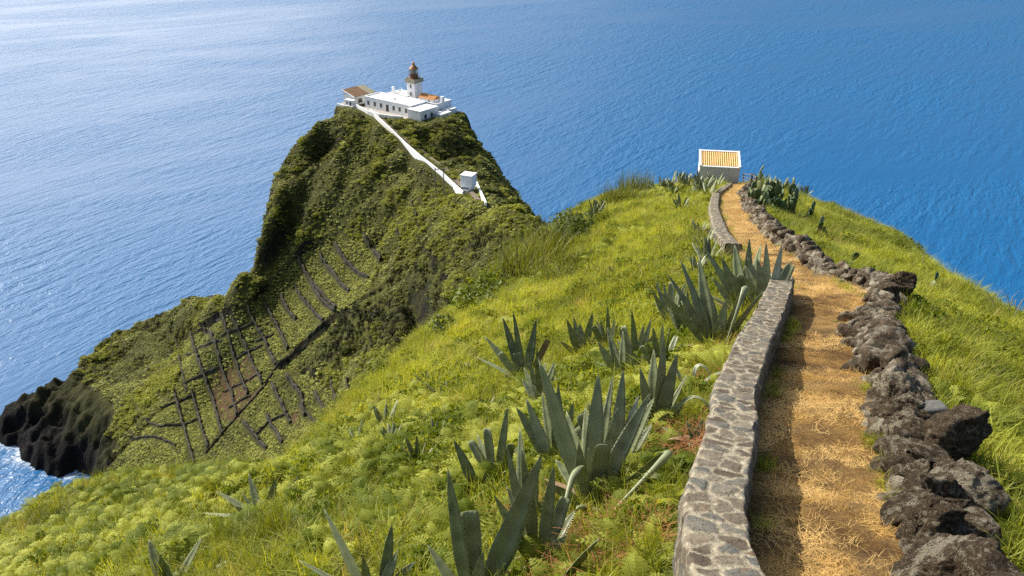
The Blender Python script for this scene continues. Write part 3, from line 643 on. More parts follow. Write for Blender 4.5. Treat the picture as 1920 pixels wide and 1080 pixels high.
# ------------------------------------------------------------------ dry stone wall of boulders
import bmesh
from mathutils import noise as mn
def boulder_mesh(k, sub, sx=1, sy=1, sz=1, square=0, rough=1.0):
    bm = bmesh.new(); bmesh.ops.create_icosphere(bm, subdivisions=sub, radius=1); o = Vector((k * 7.3, k * 3.1, k * 1.7))
    rr_ = random.Random(k * 5 + 1); PL = []
    for _ in range(11):
        q_ = Vector((rr_.gauss(0, 1), rr_.gauss(0, 1), rr_.gauss(0, 1))).normalized(); PL.append((q_, rr_.uniform(.52, .86)))
    for v in bm.verts:
        p = v.co.copy(); rad_ = 1.12
        for q_, of_ in PL:
            dd_ = v.co.dot(q_)
            if dd_ > .05: rad_ = min(rad_, of_ / dd_)
        if not square: p = p * rad_ * 1.2
        if square:
            q = Vector([math.copysign(abs(c) ** (1 - .55 * square), c) for c in p]); p = q.normalized() * (q.length ** .5) if False else q * .85
        n1 = mn.fractal(v.co * 1.1 + o, 1, 2, 3); n2 = mn.ridged_multi_fractal(v.co * 2.0 + o, .9, 2.1, 4, 1, 2); n3 = mn.fractal(v.co * 7 + o, .8, 2, 4)
        p = p * (1 + rough * (.09 * n1 + .085 * (n2 - 1.1) + .07 * n3)); v.co = Vector((p.x * sx, p.y * sy, p.z * sz))
    me = bpy.data.meshes.new('stone'); bm.to_mesh(me); bm.free(); me.polygons.foreach_set('use_smooth', [True] * len(me.polygons)); return me
BM = [boulder_mesh(k, 5 if k < 4 else 4) for k in range(8)]
for k, me in enumerate(BM): me.materials.append(m_rock)
BMP = [boulder_mesh(k + 20, 5) for k in range(2)]
for me in BMP: me.materials.append(m_rockpale)
SQ = boulder_mesh(33, 5, square=.8, rough=.55); SQ.materials.append(m_rock)
SLAB = boulder_mesh(35, 4, square=.95, rough=.25); SLAB.materials.append(m_rockgrey)
LOWM = [boulder_mesh(k + 50, 3) for k in range(5)]; MIDM = [boulder_mesh(k + 60, 4) for k in range(5)]
bw = empty('dry_stone_wall', (float(xc(6)) + .95, 6, float(zc(6)))); tag(bw, 'dry wall of rough dark lava boulders with pale lichen right of the straw path', 'dry stone wall')
bpy.context.view_layer.update(); BI = Matrix.Translation(-Vector(bw.location))
def stone(me, x, y, z, s, rz=None, rt=.5, lab=None):
    o = bpy.data.objects.new('stone', me); COL.objects.link(o); o.parent = bw; o.location = Vector((x, y, z)) - Vector(bw.location)
    o.rotation_euler = (random.uniform(-rt, rt), random.uniform(-rt, rt), random.uniform(0, 6.28) if rz is None else rz); o.scale = s
    if lab: o['label'] = lab
    return o
def wy(y, o=0): return float(xc(y)) + o
special = []
def sp(px, py, tz, me, s, rz=None, rt=.3, lab=None):
    q = at(px, py, tz); special.append((q, max(s))); stone(me, *q, s, rz, rt, lab)
sp(1795, 812, 8.15, BM[0], (.32, .27, .24), .6, .2, 'big round boulder bulging out to the right')
sp(1800, 908, 7.25, BMP[0], (.33, .24, .20), .1, .1, 'wide boulder capped with white lichen')
sp(1808, 996, 6.55, SQ, (.26, .22, .16), .15, .05, 'squared block with a flat brown top')
sp(1690, 735, 9.9, BMP[1], (.27, .26, .27), .4, .2, 'tall boulder crusted with pale lichen')
sp(1748, 768, 9.3, SLAB, (.17, .13, .08), .1, .05, 'small flat grey slab laid on top')
sp(1780, 1075, 5.95, BM[1], (.40, .26, .20), .2, .1)
sp(1688, 528, 16.8, BM[2], (.24, .22, .20), .2, .2)
sp(1662, 548, 16.2, BM[3], (.22, .24, .18), .9, .2)
cnt = len(special); y = 3.5; far = []
while y < 66:
    zg = float(zc(y)); step = .18 if y < 12 else .22 + .004 * y
    bend = .08 * math.sin(y * .9) + .33 * math.exp(-((y - 15.8) / 1.5) ** 2); k_s = .72 + .008 * y
    for lay, (dx, dz, sz) in enumerate([(.70, .0, .15), (.93, .0, .15), (1.14, .0, .15), (.80, .19, .145), (1.04, .20, .15), (.90, .36, .15)]):
        if lay == 5 and random.random() < .45: continue
        if lay == 2 and random.random() < .3: continue
        s = sz * random.choice([.75, .9, 1.0, 1.15, 1.45]) * k_s * 1.12
        p = (wy(y) + dx + bend + random.uniform(-.05, .05), y + random.uniform(-.09, .09), zg - .03 + dz * k_s + random.uniform(-.04, .04))
        if lay >= 2 and any((Vector(p) - Vector(q[0])).length < q[1] * .8 for q in special): continue
        sc = (s * random.uniform(.9, 1.5), s * random.uniform(.8, 1.2), s * random.uniform(.65, 1.0))
        if cnt < 100 and (lay >= 3 or y < 5.5) : stone(random.choice(BM), *p, sc); cnt += 1
        else: far.append((p, sc))
    y += step
V, F = [], []; nv = 0
for (p, sc) in far:
    me = random.choice(MIDM if p[1] < 17 else LOWM); M = Matrix.Translation(Vector(p) - Vector(bw.location)) @ Matrix.Rotation(random.uniform(0, 6.28), 4, random.choice('XYZ')) @ Matrix.Diagonal((*sc, 1))
    c_ = np.empty(len(me.vertices) * 3, np.float32); me.vertices.foreach_get('co', c_); A_ = np.array(M); c_ = c_.reshape(-1, 3) @ A_[:3, :3].T + A_[:3, 3]
    f_ = np.empty(len(me.polygons) * 3, np.int32); me.polygons.foreach_get('vertices', f_); V.append(c_); F.append(f_.reshape(-1, 3) + nv); nv += len(c_)
V = np.concatenate(V).astype(np.float32); F = np.concatenate(F).astype(np.int32)
mef = bpy.data.meshes.new('stones'); mef.vertices.add(len(V)); mef.vertices.foreach_set('co', V.ravel()); mef.loops.add(F.size); mef.loops.foreach_set('vertex_index', F.ravel()); mef.polygons.add(len(F))
mef.polygons.foreach_set('loop_start', (np.arange(len(F)) * 3).astype(np.int32)); mef.polygons.foreach_set('loop_total', np.full(len(F), 3, np.int32)); mef.update(calc_edges=True); mef.polygons.foreach_set('use_smooth', np.full(len(F), True))
m_rockfar, _t, _, _ = newmat('distant lava rock'); _c = pos(_t); _g = noise(_t, 9, 7, .72, _c); _k2 = noise(_t, 3.5, 5, .7, _c)
_cc = mixc(_t, ramp(_t, _k2, [(.49, 0), (.60, .8)]).outputs[0], ramp(_t, _g, [(.3, (.026, .021, .016)), (.52, (.125, .094, .062)), (.72, (.27, .205, .14))]).outputs[0], (.42, .375, .28))
finish(m_rockfar, _t, _cc, .95, _g, 1, .12, .1)
mef.materials.append(m_rockfar); of_ = bpy.data.objects.new('stones', mef); COL.objects.link(of_); of_.parent = bw; tag(of_, 'smaller stones filling the wall and its far stretch', kind='stuff')
for i, (px, py, s) in enumerate([(1606, 402, .9), (1618, 410, .6)]):
    q = gp(px, py + 8); o = bpy.data.objects.new('rock_outcrop', SLAB if i == 0 else BM[5]); COL.objects.link(o); o.location = (q[0], q[1], q[2] + .1); o.scale = (s, s * .7, s * .35); o.rotation_euler = (.1, .25, .5)
    tag(o, ['flat pale slab jutting from the right brow above the sea', 'dark rock under the flat pale slab on the right brow'][i], 'rock')

# ------------------------------------------------------------------ agaves
def bez(P0, P1, P2, s): return P0 * (1 - s) ** 2 + P1 * 2 * s * (1 - s) + P2 * s * s
def leaf_geo(P0, P1, P2, w, side=None, cut=False, n=16, m=5, th=.10, seed=0):
    """a thick channelled leaf along a bezier; returns V, F, UV"""
    P0, P1, P2 = map(Vector, (P0, P1, P2)); V, F, UV = [], [], []; ring = 2 * m; r = random.Random(seed)
    L = (P2 - P0).length; smax = .62 if cut else 1.0; tw = r.uniform(-.25, .25); wob = r.uniform(0, 6)
    for i in range(n + 1):
        s = smax * i / n; c = bez(P0, P1, P2, s); d = (bez(P0, P1, P2, min(s + .02, 1)) - bez(P0, P1, P2, max(s - .02, 0))).normalized()
        sd = side if side is not None else d.cross(Vector((0, 0, 1)))
        sd = (sd - d * sd.dot(d)); sd = sd.normalized() if sd.length > 1e-4 else d.orthogonal().normalized()
        up = sd.cross(d).normalized(); a = tw * s; sd, up = sd * math.cos(a) + up * math.sin(a), up * math.cos(a) - sd * math.sin(a)
        pr = (.62 + .55 * min(s / .38, 1) ** 1.2 * (1 if s < .38 else 1)) if s < .38 else 1.17 * (1 - ((s - .38) / .62) ** 1.7) ** .85
        ww = w * .5 * max(pr, .02) * (1 + .03 * math.sin(9 * s + wob)); ch = .42 * (1 - .45 * s); tk = th * w * (1 - .8 * s) + .004
        if cut and i == n: ww *= .92
        for k in range(m):
            q = -1 + 2 * k / (m - 1); V.append(c + sd * ww * q + up * (ch * ww * q * q)); UV.append((.5 + .5 * q, s))
        for k in range(m):
            q = 1 - 2 * k / (m - 1); b = 1 - q * q; V.append(c + sd * ww * q * 1.0 + up * (ch * ww * q * q - tk * (.12 + b))); UV.append((.5 + .5 * q, s))
    for i in range(n):
        for k in range(ring): F.append((i * ring + k, i * ring + (k + 1) % ring, (i + 1) * ring + (k + 1) % ring, (i + 1) * ring + k))
    F.append(tuple(range(ring - 1, -1, -1))); F.append(tuple(range(n * ring, (n + 1) * ring)))
    if w > .09:    # marginal teeth
        for i in range(1, int(n * 1.6)):
            s = smax * i / (n * 1.6)
            j = min(int(s / smax * n), n - 1); fr = s / smax * n - j
            for kk, sg in ((0, -1), (m - 1, 1)):
                e = Vector(V[j * ring + kk]).lerp(Vector(V[(j + 1) * ring + kk]), fr); ce = Vector(V[j * ring + m // 2]).lerp(Vector(V[(j + 1) * ring + m // 2]), fr)
                out = (e - ce).normalized(); dd = (Vector(V[(j + 1) * ring + kk]) - Vector(V[j * ring + kk])).normalized(); k0 = len(V)
                V += [e - dd * .006 - out * .002, e + dd * .006 - out * .002, e + out * .010 + dd * .003]; UV += [(0, s)] * 3; F.append((k0, k0 + 1, k0 + 2))
    return [tuple(v) for v in V], F, UV
def leaf_obj(par, base, P0, P1, P2, w, mat, seed, cut=False, label=None, name='leaf'):
    w = w * .95 * (max(1.0, min(1.15, (base[1] * cP - base[2] * sP) / 9.0)) if w > .075 else 1)
    cam_side = Vector((1, 0, 0)) if abs((Vector(P2) - Vector(P0)).normalized().x) < .8 else None
    if cam_side is not None: cam_side = Vector((1, random.uniform(-.7, .7), 0)).normalized()
    B = Vector(base); V, F, UV = leaf_geo(Vector(P0) - B, Vector(P1) - B, Vector(P2) - B, w, cam_side, cut, seed=seed)
    o = mesh(name, V, F, mat, par, True, UV)
    if label: o['label'] = label
    return o
def agave(base_px, leaves, label, group='agave plants on the near slope', base_t=None, extra=4, ew=.09, el=.55):
    """leaves: (tipx, tipy, width, bow[, kind[, depth offset]]) - tips given as sight lines at the plant's own depth"""
    B = gp(*base_px) if base_t is None else at(*base_px, base_t); t0 = B[1] * cP - B[2] * sP
    B = np.array(B); root = empty('agave', B); tag(root, label, 'agave', group); r = random.Random(hash(label) & 0xffff if False else int(base_px[0] * 13 + base_px[1]))
    for i, L in enumerate(leaves):
        tx, ty, w, bow = L[:4]; kind = L[4] if len(L) > 4 else ''; dt = L[5] if len(L) > 5 else r.uniform(-.25, .35)
        tip = at(tx, ty, t0 + dt); f = Vector(tip) - Vector(B); off = Vector((f.x, f.y, 0)); off = off.normalized() * .06 if off.length > .01 else Vector((0, 0, 0))
        P0 = Vector(B) + off + Vector((0, 0, -.04))
        if kind == 'arch':
            ax, ay = bow; P1 = Vector(at(ax, ay, t0 + dt * .5)); mid = (P0 + Vector(tip)) / 2; P1 = P1 + (P1 - mid) * .9
        else:
            mid = (P0 + Vector(tip)) / 2; P1 = mid + Vector((0, 0, 1)) * 0 + Vector((-f.x, -f.y, .25 * f.length)) * bow
        mat = {'pale': m_agp, 'arch': m_ag, 'dry': m_agb}.get(kind, m_ag)
        if len(L) > 6: mat = m_agp
        cut = kind in ('cut', 'dry')
        if cut: tip2 = P0 + (Vector(tip) - P0) / .72; leaf_obj(root, B, P0, P1 + (tip2 - Vector(tip)) * .4, tip2, w, mat, i * 3 + int(tx), True, 'leaf with its top cut off')
        else: leaf_obj(root, B, P0, P1, tip, w, mat, i * 3 + int(tx), False, {'pale': 'pale leaf', 'arch': 'leaf bent over in an arch'}.get(kind))
    for i in range(int(extra * 2.2) + 2):
        dry = i % 3 == 2; a = r.uniform(0, 6.28); l = el * r.uniform(.6, 1.15); e = r.uniform(.02, .25) if dry else r.uniform(.45, 1.35); P0 = Vector(B) + Vector((0, 0, -.03)); tip = P0 + Vector((math.cos(a) * math.cos(e), math.sin(a) * math.cos(e), math.sin(e))) * l
        leaf_obj(root, B, P0, (P0 + tip) / 2 + Vector((0, 0, .08)), tip, ew, m_agb if dry else m_ag, i + 77, label='dead brown leaf lying low' if dry else None)
    return root
agave((1108, 948), [(1009, 671, .17, .06), (1122, 698, .16, .02, '', .1), (1132, 812, .17, .03, 'cut', -.1), (1222, 733, .14, .05), (1062, 770, .13, .05, '', .3), (1112, 995, .075, (1262, 838), 'arch', -.6), (1046, 1015, .07, (1085, 870), 'arch', -.8), (1262, 1015, .08, (1235, 890), 'arch', -.2), (1040, 860, .12, .08, '', .4), (1098, 760, .12, .01, '', .5), (1150, 700, .1, .03, '', .6), (1195, 770, .12, .06, 'pale', .2), (1020, 905, .09, .1, '', -.2), (1182, 800, .10, .04, '', .4), (1085, 830, .11, .02, '', -.2), (1160, 760, .11, .04, '', .4)],
      'largest agave with upright pointed leaves and arched lower leaves beside the pale wall', extra=3)
agave((885, 1140), [(839, 876, .11, .02, '', -.1), (878, 925, .17, .0, 'cut', .1), (1016, 852, .19, -.03, '', .1), (800, 1020, .09, .05), (960, 960, .08, .02, '', .4)], 'broad leaved agave cut off by the bottom edge, one leaf top missing', extra=2)
agave((708, 1135), [(606, 952, .13, .05), (735, 982, .10, .03), (560, 1050, .07, .05), (680, 1040, .09, .02)], 'agave with two dark leaves at the bottom edge left of the broad leaved one', extra=1)
agave((1398, 592), [(1377, 457, .19, .02), (1405, 447, .17, .02), (1427, 458, .16, .02), (1318, 462, .15, .05), (1352, 480, .15, .03), (1440, 478, .15, .04), (1487, 488, .17, .06), (1392, 500, .2, .0, 'cut'), (1460, 540, .13, .08), (1334, 520, .15, .05), (1420, 500, .18, .02, 'pale'), (1300, 540, .14, .08), (1475, 500, .1, .02, 'dry')],
      'tall bushy agave leaning over the end of the near stone wall', extra=6, el=.9, ew=.13)
agave((1340, 655), [(1310, 480, .17, .03), (1275, 486, .13, .05), (1290, 520, .14, .04), (1330, 545, .18, .0), (1235, 545, .11, .1), (1250, 512, .10, .08), (1352, 668, .09, (1400, 530), 'arch', -.7), (1362, 560, .14, .02), (1432, 545, .13, .08), (1380, 600, .12, .1), (1272, 590, .1, .1)],
      'agave with a pale folded leaf in front of the tall bushy one', extra=4, el=.6)
agave((983, 716), [(888, 668, .12, .08), (908, 630, .13, .06), (942, 594, .15, .03), (962, 583, .12, .02), (1006, 596, .15, .02), (1036, 622, .11, .03, 'dry'), (930, 650, .14, .04, 'cut'), (968, 650, .17, .0, 'cut'), (990, 660, .12, .02, 'pale'), (1040, 680, .1, .1)],
      'agave with broken brown leaf tips on the open slope', extra=3, el=.5)
agave((1090, 668), [(1062, 598, .13, .03), (1076, 593, .12, .02), (1087, 606, .18, .0), (1111, 586, .14, .02), (1134, 612, .1, .06), (1050, 640, .09, .08), (1128, 640, .1, .05)], 'small upright agave behind the one with broken brown tips', extra=3, el=.4)
agave((1168, 712), [(1138, 613, .12, .04), (1168, 620, .10, .03), (1204, 655, .13, .06), (1120, 640, .12, .05), (1150, 660, .13, .02), (1215, 660, .08, .1, 'pale'), (1185, 640, .1, .02)], 'agave with spreading leaves between the small upright one and the wall', extra=4, el=.5)
agave((1228, 812), [(1226, 655, .13, .02), (1245, 632, .12, .03), (1270, 662, .13, .05), (1290, 742, .10, .1), (1200, 690, .12, .04), (1344, 800, .07, (1300, 742), 'arch', -.1), (1255, 720, .11, .04), (1180, 760, .1, .06), (1290, 700, .06, .05)], 'agave behind and right of the largest one, a thin leaf arching to the wall', extra=3, el=.5)
agave((985, 998), [(975, 800, .11, .02), (950, 834, .08, .03), (1020, 930, .11, .0, 'cut'), (1008, 870, .09, .03)], 'narrow agave between the broad leaved one and the largest one', extra=2, el=.35)
agave((905, 928), [(850, 823, .10, .05), (870, 880, .06, .05)], 'single dark agave leaf leaning left in the ferns', extra=0)
agave((492, 975), [(404, 920, .13, .05), (466, 888, .12, .04), (518, 896, .13, .0), (561, 892, .12, .03), (381, 962, .09, .1), (578, 920, .07, .08), (455, 925, .1, .02), (440, 950, .13, .1)], 'dark spiky agave on the lower left slope', extra=2, el=.4)
agave((318, 1110), [(279, 1012, .15, .02), (378, 1008, .10, .03), (300, 1040, .12, .02), (430, 1050, .08, .05)], 'agave tips at the bottom edge of the lower left slope', extra=1, el=.4)
agave((1035, 1110), [(1060, 1058, .10, .03, 'pale'), (1012, 1085, .09, .02)], 'pale agave tip low at the bottom edge near the wall', extra=0)
agave((1292, 738), [(1268, 790, .05, (1262, 688), 'arch', 0, 1), (1350, 728, .05, (1310, 682), 'arch', 0, 1), (1385, 708, .05, (1345, 700), 'arch', 0), (1240, 740, .05, (1270, 700), 'arch', .1, 1), (1330, 760, .05, (1310, 720), 'arch', -.1)], 'pale arching agave with thin drooping leaves beside the wall', extra=2, el=.3, ew=.05)
agave((1300, 830), [(1352, 800, .07, .08), (1240, 800, .06, .1), (1310, 880, .09, (1300, 830), 'arch', -.2)], 'low agave with one leaf lying on the wall top', extra=2, el=.3, ew=.06)
for px, py, w, n_, lab in [(1015, 760, .10, 8, 'slim agave just below the one with broken brown tips'), (1195, 690, .10, 8, 'slim agave near the wall behind the spreading one'), (1260, 610, .11, 9, 'slim agave left of the folded leaf plant'), (1148, 900, .12, 8, 'slim agave tucked behind the right side of the largest one'), (1045, 880, .11, 7, 'slim agave tucked behind the left side of the largest one'), (1240, 700, .09, 7, 'slim agave between the spreading one and the wall'), (1440, 585, .14, 9, 'agave spilling over the end of the near stone wall'), (1290, 640, .10, 7, 'slim agave below the folded leaf plant'), (930, 905, .09, 6, 'slim agave in front of the narrow one'), (1140, 655, .09, 7, 'slim agave right of the small upright one'), (1010, 1060, .1, 6, 'slim agave low beside the broad leaved one')]:
    q = gp(px, py); t0 = q[1] * cP - q[2] * sP; r = random.Random(px); L = []
    for i in range(n_):
        a = (i + .5) / n_ * 2 - 1; h_ = (.95 - .45 * abs(a)) * r.uniform(.75, 1.1) * w * 11; L.append((px + a * h_ * .75 * FPX / t0 + r.uniform(-4, 4), py - h_ * .95 * FPX / t0, w * r.uniform(.8, 1.15), .03 + .05 * abs(a), r.choice(['', '', '', 'pale', 'cut', ''])))
    agave((px, py), L, lab, extra=2, el=w * 4, ew=w * .8)
# small spiky agaves: one mesh each
def small_agave_mesh(k, nl=13, L=1.0, w=.13):
    r = random.Random(k); V, F, UV = [], [], []
    for i in range(nl):
        a = 6.283 * i / nl * 1.618 + r.uniform(-.3, .3); e = r.uniform(.45, 1.45); l = L * r.uniform(.55, 1.0); P0 = Vector((.05 * math.cos(a), .05 * math.sin(a), -.03))
        tip = P0 + Vector((math.cos(a) * math.cos(e), math.sin(a) * math.cos(e), math.sin(e))) * l; P1 = (P0 + tip) / 2 + Vector((0, 0, .06 * l))
        v, f, u = leaf_geo(P0, P1, tip, w * r.uniform(.8, 1.2), None, False, n=7, m=3, seed=i)
        n0 = len(V); V += v; F += [tuple(q + n0 for q in g) for g in f]; UV += u
    me = bpy.data.meshes.new('agave'); me.from_pydata(V, [], F); l = me.uv_layers.new(name='UVMap'); vi = np.empty(len(me.loops), int); me.loops.foreach_get('vertex_index', vi)
    l.data.foreach_set('uv', np.asarray(UV, np.float32)[vi].ravel()); me.polygons.foreach_set('use_smooth', [True] * len(me.polygons)); me.materials.append(m_ag); return me
SAG = [small_agave_mesh(k) for k in range(4)]
ORD = ['first', 'second', 'third', 'fourth', 'fifth', 'sixth', 'seventh', 'eighth', 'ninth', 'tenth', 'eleventh', 'twelfth']
def small(px, py, s, label, group, dz=0):
    q = gp(px, py); o = bpy.data.objects.new('agave', random.choice(SAG)); COL.objects.link(o); o.location = (q[0], q[1], q[2] - .04 + dz); o.scale = (s, s, s * random.uniform(.9, 1.15)); o.rotation_euler = (0, 0, random.uniform(0, 6.28))
    tag(o, label, 'agave', group)
for k_, (px, py, s) in enumerate(sorted([(722, 812, .75), (735, 838, .55), (785, 870, .6), (672, 838, .6), (640, 870, .45), (800, 720, .5), (830, 745, .6), (815, 830, .5), (905, 780, .6), (870, 700, .45)])):
    small(px, py, s, ORD[k_] + ' from the left of the little agaves half hidden in ferns on the open slope', 'little agaves in the ferns')
for k_, (px, py, s) in enumerate(sorted([(1316, 366, 1.5), (1330, 372, 1.3), (1305, 352, 1.2), (1298, 368, 1.0), (1342, 356, 1.3)])):
    small(px, py, s * 1.3, ORD[k_] + ' agave from the left in the clump before the shed', 'agaves before the shed')
small(1356, 346, 1.5, 'agave standing right against the front wall of the shed', None)
for k_, (px, py, s) in enumerate(sorted([(1240, 362, 1.0), (1256, 358, .9), (1274, 352, 1.0), (1288, 356, .9), (1115, 412, .75), (1108, 420, .6), (1128, 402, .6), (1275, 400, .8), (1262, 372, .8)])):
    small(px, py, s * 1.7, ORD[k_] + ' from the left of the dark agaves on the brow left of the shed', 'agaves on the left brow', .15)
for i, px in enumerate([1426, 1434, 1443, 1451, 1460, 1467, 1476, 1485, 1493, 1502, 1511]):
    small(px, 345 + .25 * (px - 1420) * .9 + (i % 3) * 3, 1.25 + .4 * random.random(), ORD[i] + ' from the shed in the row of dark agaves on the right brow', 'agaves on the right brow', .12)
for k_, (px, py, s) in enumerate(sorted([(1318, 470, .9), (1326, 500, 1.0), (1312, 440, .8), (1336, 455, .7), (1306, 520, .8)])):
    small(px, py, s, ORD[k_] + ' agave from the left in the loose row outside the far wall', 'agaves along the far wall')

# prickly pears
def pad_mesh(k):
    bm = bmesh.new(); bmesh.ops.create_icosphere(bm, subdivisions=3, radius=1); r = random.Random(k)
    for v in bm.verts:
        x, y, z = v.co; wz = (.62 + .38 * (z * .5 + .5)); v.co = Vector((x * .5 * wz, y * .11, (z + 1) * .62 + .02 * mn.noise(v.co * 3 + Vector((k, 0, 0)))))
    me = bpy.data.meshes.new('pad'); bm.to_mesh(me); bm.free(); me.polygons.foreach_set('use_smooth', [True] * len(me.polygons)); return me
m_pad = mat_plain('cactus pad', (.075, .115, .035), .5, .35, 3, .3, .4); m_padp = mat_plain('pale green cactus pad', (.20, .23, .10), .5, .3, 3, .3, .4)  # paler green, carried by one of the pad shapes
PADS = []
for k in range(3):
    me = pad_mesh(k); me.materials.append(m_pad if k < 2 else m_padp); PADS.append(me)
def cactus(px, py, n, size, label, spread):
    q = gp(px, py); root = empty('prickly_pear', q); tag(root, label, 'cactus', 'prickly pears right of the path'); r = random.Random(px)
    bases = []
    for i in range(n):
        if i < n // 3 or not bases: b = Vector((r.uniform(-1, 1) * spread, r.uniform(-1, 1) * spread * .8, 0)); wz = near_h(np.array([q[0] + b.x]), np.array([q[1] + b.y]))[0] - q[2]; b.z = float(wz) + .08
        else: b = r.choice(bases)
        R_ = Matrix.Rotation(r.uniform(0, 6.28), 4, 'Z') @ Matrix.Rotation(r.uniform(-.7, .7), 4, 'Y') @ Matrix.Rotation(r.uniform(-.4, .4), 4, 'X'); s = size * r.uniform(.7, 1.2)
        o = bpy.data.objects.new('pad', r.choice(PADS)); COL.objects.link(o); o.parent = root; o.matrix_local = Matrix.Translation(b) @ R_ @ Matrix.Scale(s, 4)
        bases.append(b + (R_ @ Vector((0, 0, 1.15 * s))))
cactus(1452, 402, 110, .40, 'large thicket of prickly pear beside the path near the shed', 1.15)
cactus(1418, 386, 44, .36, 'prickly pear clump at the edge of the straw path', .6)
cactus(1487, 416, 30, .36, 'prickly pear at the right end of the thicket', .6)
cactus(1525, 445, 9, .22, 'small separate prickly pear on the right slope', .5)
cactus(1592, 506, 3, .22, 'few prickly pear pads just behind the boulder wall', .25)
cactus(1738, 545, 2, .2, 'lone prickly pear pads on the right brow above the sea', .3)

# ------------------------------------------------------------------ shrubs
def shrub(px, py, w, h, label, mat=None, spiky=False, n=900, group=None, dz=0):
    q = gp(px, py); root = empty('shrub', q); tag(root, label, 'shrub', group); r = random.Random(px + py); V, F = [], []
    if spiky:
        for _ in range(n):
            a = r.uniform(0, 6.28); rr = w * .5 * math.sqrt(r.random()); blade(V, F, np.array([rr * math.cos(a), rr * math.sin(a), -.1]), r.uniform(0, 6.28), h * r.uniform(.5, 1.1), .02 + .012 * w, r.uniform(.1, .7))
        mesh('foliage', V, F, mat or m_shrub, root)
    else:
        o = leafball(px, n, .11, mat or m_shrub, 1.0, 'foliage'); o.parent = root; o.scale = (w * .55, w * .55, h * .8); o.location = (0, 0, .05)
    mb = MB()
    for i in range(5):
        a = r.uniform(0, 6.28); mb.tube([(0, 0, -.2), (math.cos(a) * w * .12, math.sin(a) * w * .12, h * .3), (math.cos(a) * w * .3, math.sin(a) * w * .3, h * .75)], [.035, .025, .01], 5)
    mb.build('stem', m_bark, root); return root
m_bark = mat_plain('bark', (.12, .09, .06), .9, .3, 6, .5)
m_reed = mat_leaf('reed leaves', (.10, .12, .02), (.24, .26, .05), .5, .35, .3, attr=False)
for px, py, w, h, lab, sk in [
    (1195, 366, 3.4, 2.7, 'round spiky shrub on the left brow, nearest the shed', True), (1165, 386, 3.2, 2.2, 'lower spiky shrub left of the round one on the brow', True),
    (1088, 440, 2.2, 1.2, 'leafy shrub on the brow where the slope meets the sea', False), (1060, 458, 2.0, 1.3, 'leafy shrub on the brow below the spiky pair', False),
    (1030, 478, 1.8, 1.5, 'reedy bush in front of the headland foot', True), (1005, 500, 1.8, 1.6, 'tall reedy bush hiding the path landing', True), (970, 520, 1.7, 1.2, 'reedy bush lower down the brow', True),
    (925, 560, 2.0, 1.0, 'dark glossy bush halfway down the brow', False), (900, 575, 1.6, .8, 'small dark bush under the glossy one', False),
    (720, 705, 1.1, .6, 'dark round bush where the near slope meets the terraces', False), (1090, 500, 1.4, .6, 'grey green tussock on the bright slope', True), (1055, 530, 1.3, .5, 'low tussock below the grey green one', True), (1160, 520, 1.2, .4, 'flat tussock in the middle of the bright slope', True),
    (840, 625, 1.6, .7, 'thin bush on the lower brow', False)]:
    q_ = 1.0 if px > 1150 and py < 400 else (1.5 if px < 1100 and py < 620 else 1.0)
    shrub(px, py, w * q_, h * q_, lab, m_reed if sk else m_shrub, sk, 420 if sk else 900)
# bare twigs on the right brow
for i, (px, py, lab) in enumerate([(1868, 590, 'bare pale twig bent over the right brow'), (1893, 598, 'second bare twig at the far right brow'), (1728, 505, 'thin dry stalk on the right brow'), (1895, 606, 'low crooked twig under the second bare twig')]):
    q = gp(px, py + 4); mb = MB(); r = random.Random(i); p0 = Vector((0, 0, 0)); dx = -.35 + .15 * i
    mb.tube([(0, 0, -.1), (dx * .4, 0, .35), (dx, 0, .62), (dx * 1.8, 0, .74)], [.014, .011, .008, .003], 5); mb.tube([(dx * .4, 0, .35), (dx * .1, .1, .55), (.1, .1, .7)], [.008, .006, .002], 5)
    o = mb.build('twig', mat_plain('dry twig %d' % i, (.38, .33, .25), .9), None, True); o.location = q; tag(o, lab, 'twig')
# withered litter below the agaves
def litter(px, py, rad, label):
    q = gp(px, py); V, F = [], []; r = random.Random(px)
    for _ in range(int(900 * rad)):
        a = r.uniform(0, 6.28); rr = rad * math.sqrt(r.random()); xx, yy = rr * math.cos(a), rr * math.sin(a); zz = float(near_h(np.array([q[0] + xx]), np.array([q[1] + yy]))[0] - q[2])
        blade(V, F, np.array([xx, yy, zz + .03]), r.uniform(0, 6.28), r.uniform(.08, .22), .012, r.uniform(.5, 2.5))
    o = mesh('plant_litter', V, F, m_dead); o.location = q; tag(o, label, 'plant litter', kind='stuff')
for px, py, rd, lb in [(1370, 655, .7, 'reddish brown dead leaves under the tall agaves'), (1270, 830, .55, 'brown dead leaves between agave and wall'), (1120, 1030, .6, 'brown dead leaves under the largest agave'), (1330, 720, .45, 'orange brown withered plants beside the wall'), (1000, 960, .3, 'small patch of dry leaves between two agaves')]: litter(px, py, rd, lb)

# ------------------------------------------------------------------ small shed by the path
m_wash = mat_plain('whitewashed plaster', (.72, .71, .68), .85, .06, .8, .25)
m_white = mat_plain('bright white paint', (.86, .86, .85), .75, .04, .6, .2)
m_tile = mat_plain('ochre clay tile', (.40, .185, .06), .8, .35, 3, .4); m_brown = mat_plain('brown roof sheet', (.20, .115, .06), .85, .2, .6, .4)
m_olive = mat_plain('grey green roof sheet', (.30, .28, .19), .85, .15, .6, .3); m_red = mat_plain('reddish brown painted iron', (.19, .088, .028), .55, .25, 2, .2, .4)
m_gold = mat_plain('ochre painted dome', (.36, .17, .04), .6, .2, 2, .2, .5); m_stone = mat_plain('buff stone', (.38, .34, .24), .85, .15, 1.5, .4)
m_dark = mat_plain('dark window glass', (.05, .06, .065), .25, .2, 3, .05, .5); m_wood = mat_plain('weathered wood', (.16, .13, .10), .9, .3, 4, .6); m_frame = mat_plain('window frame', (.42, .40, .34), .7, .1)
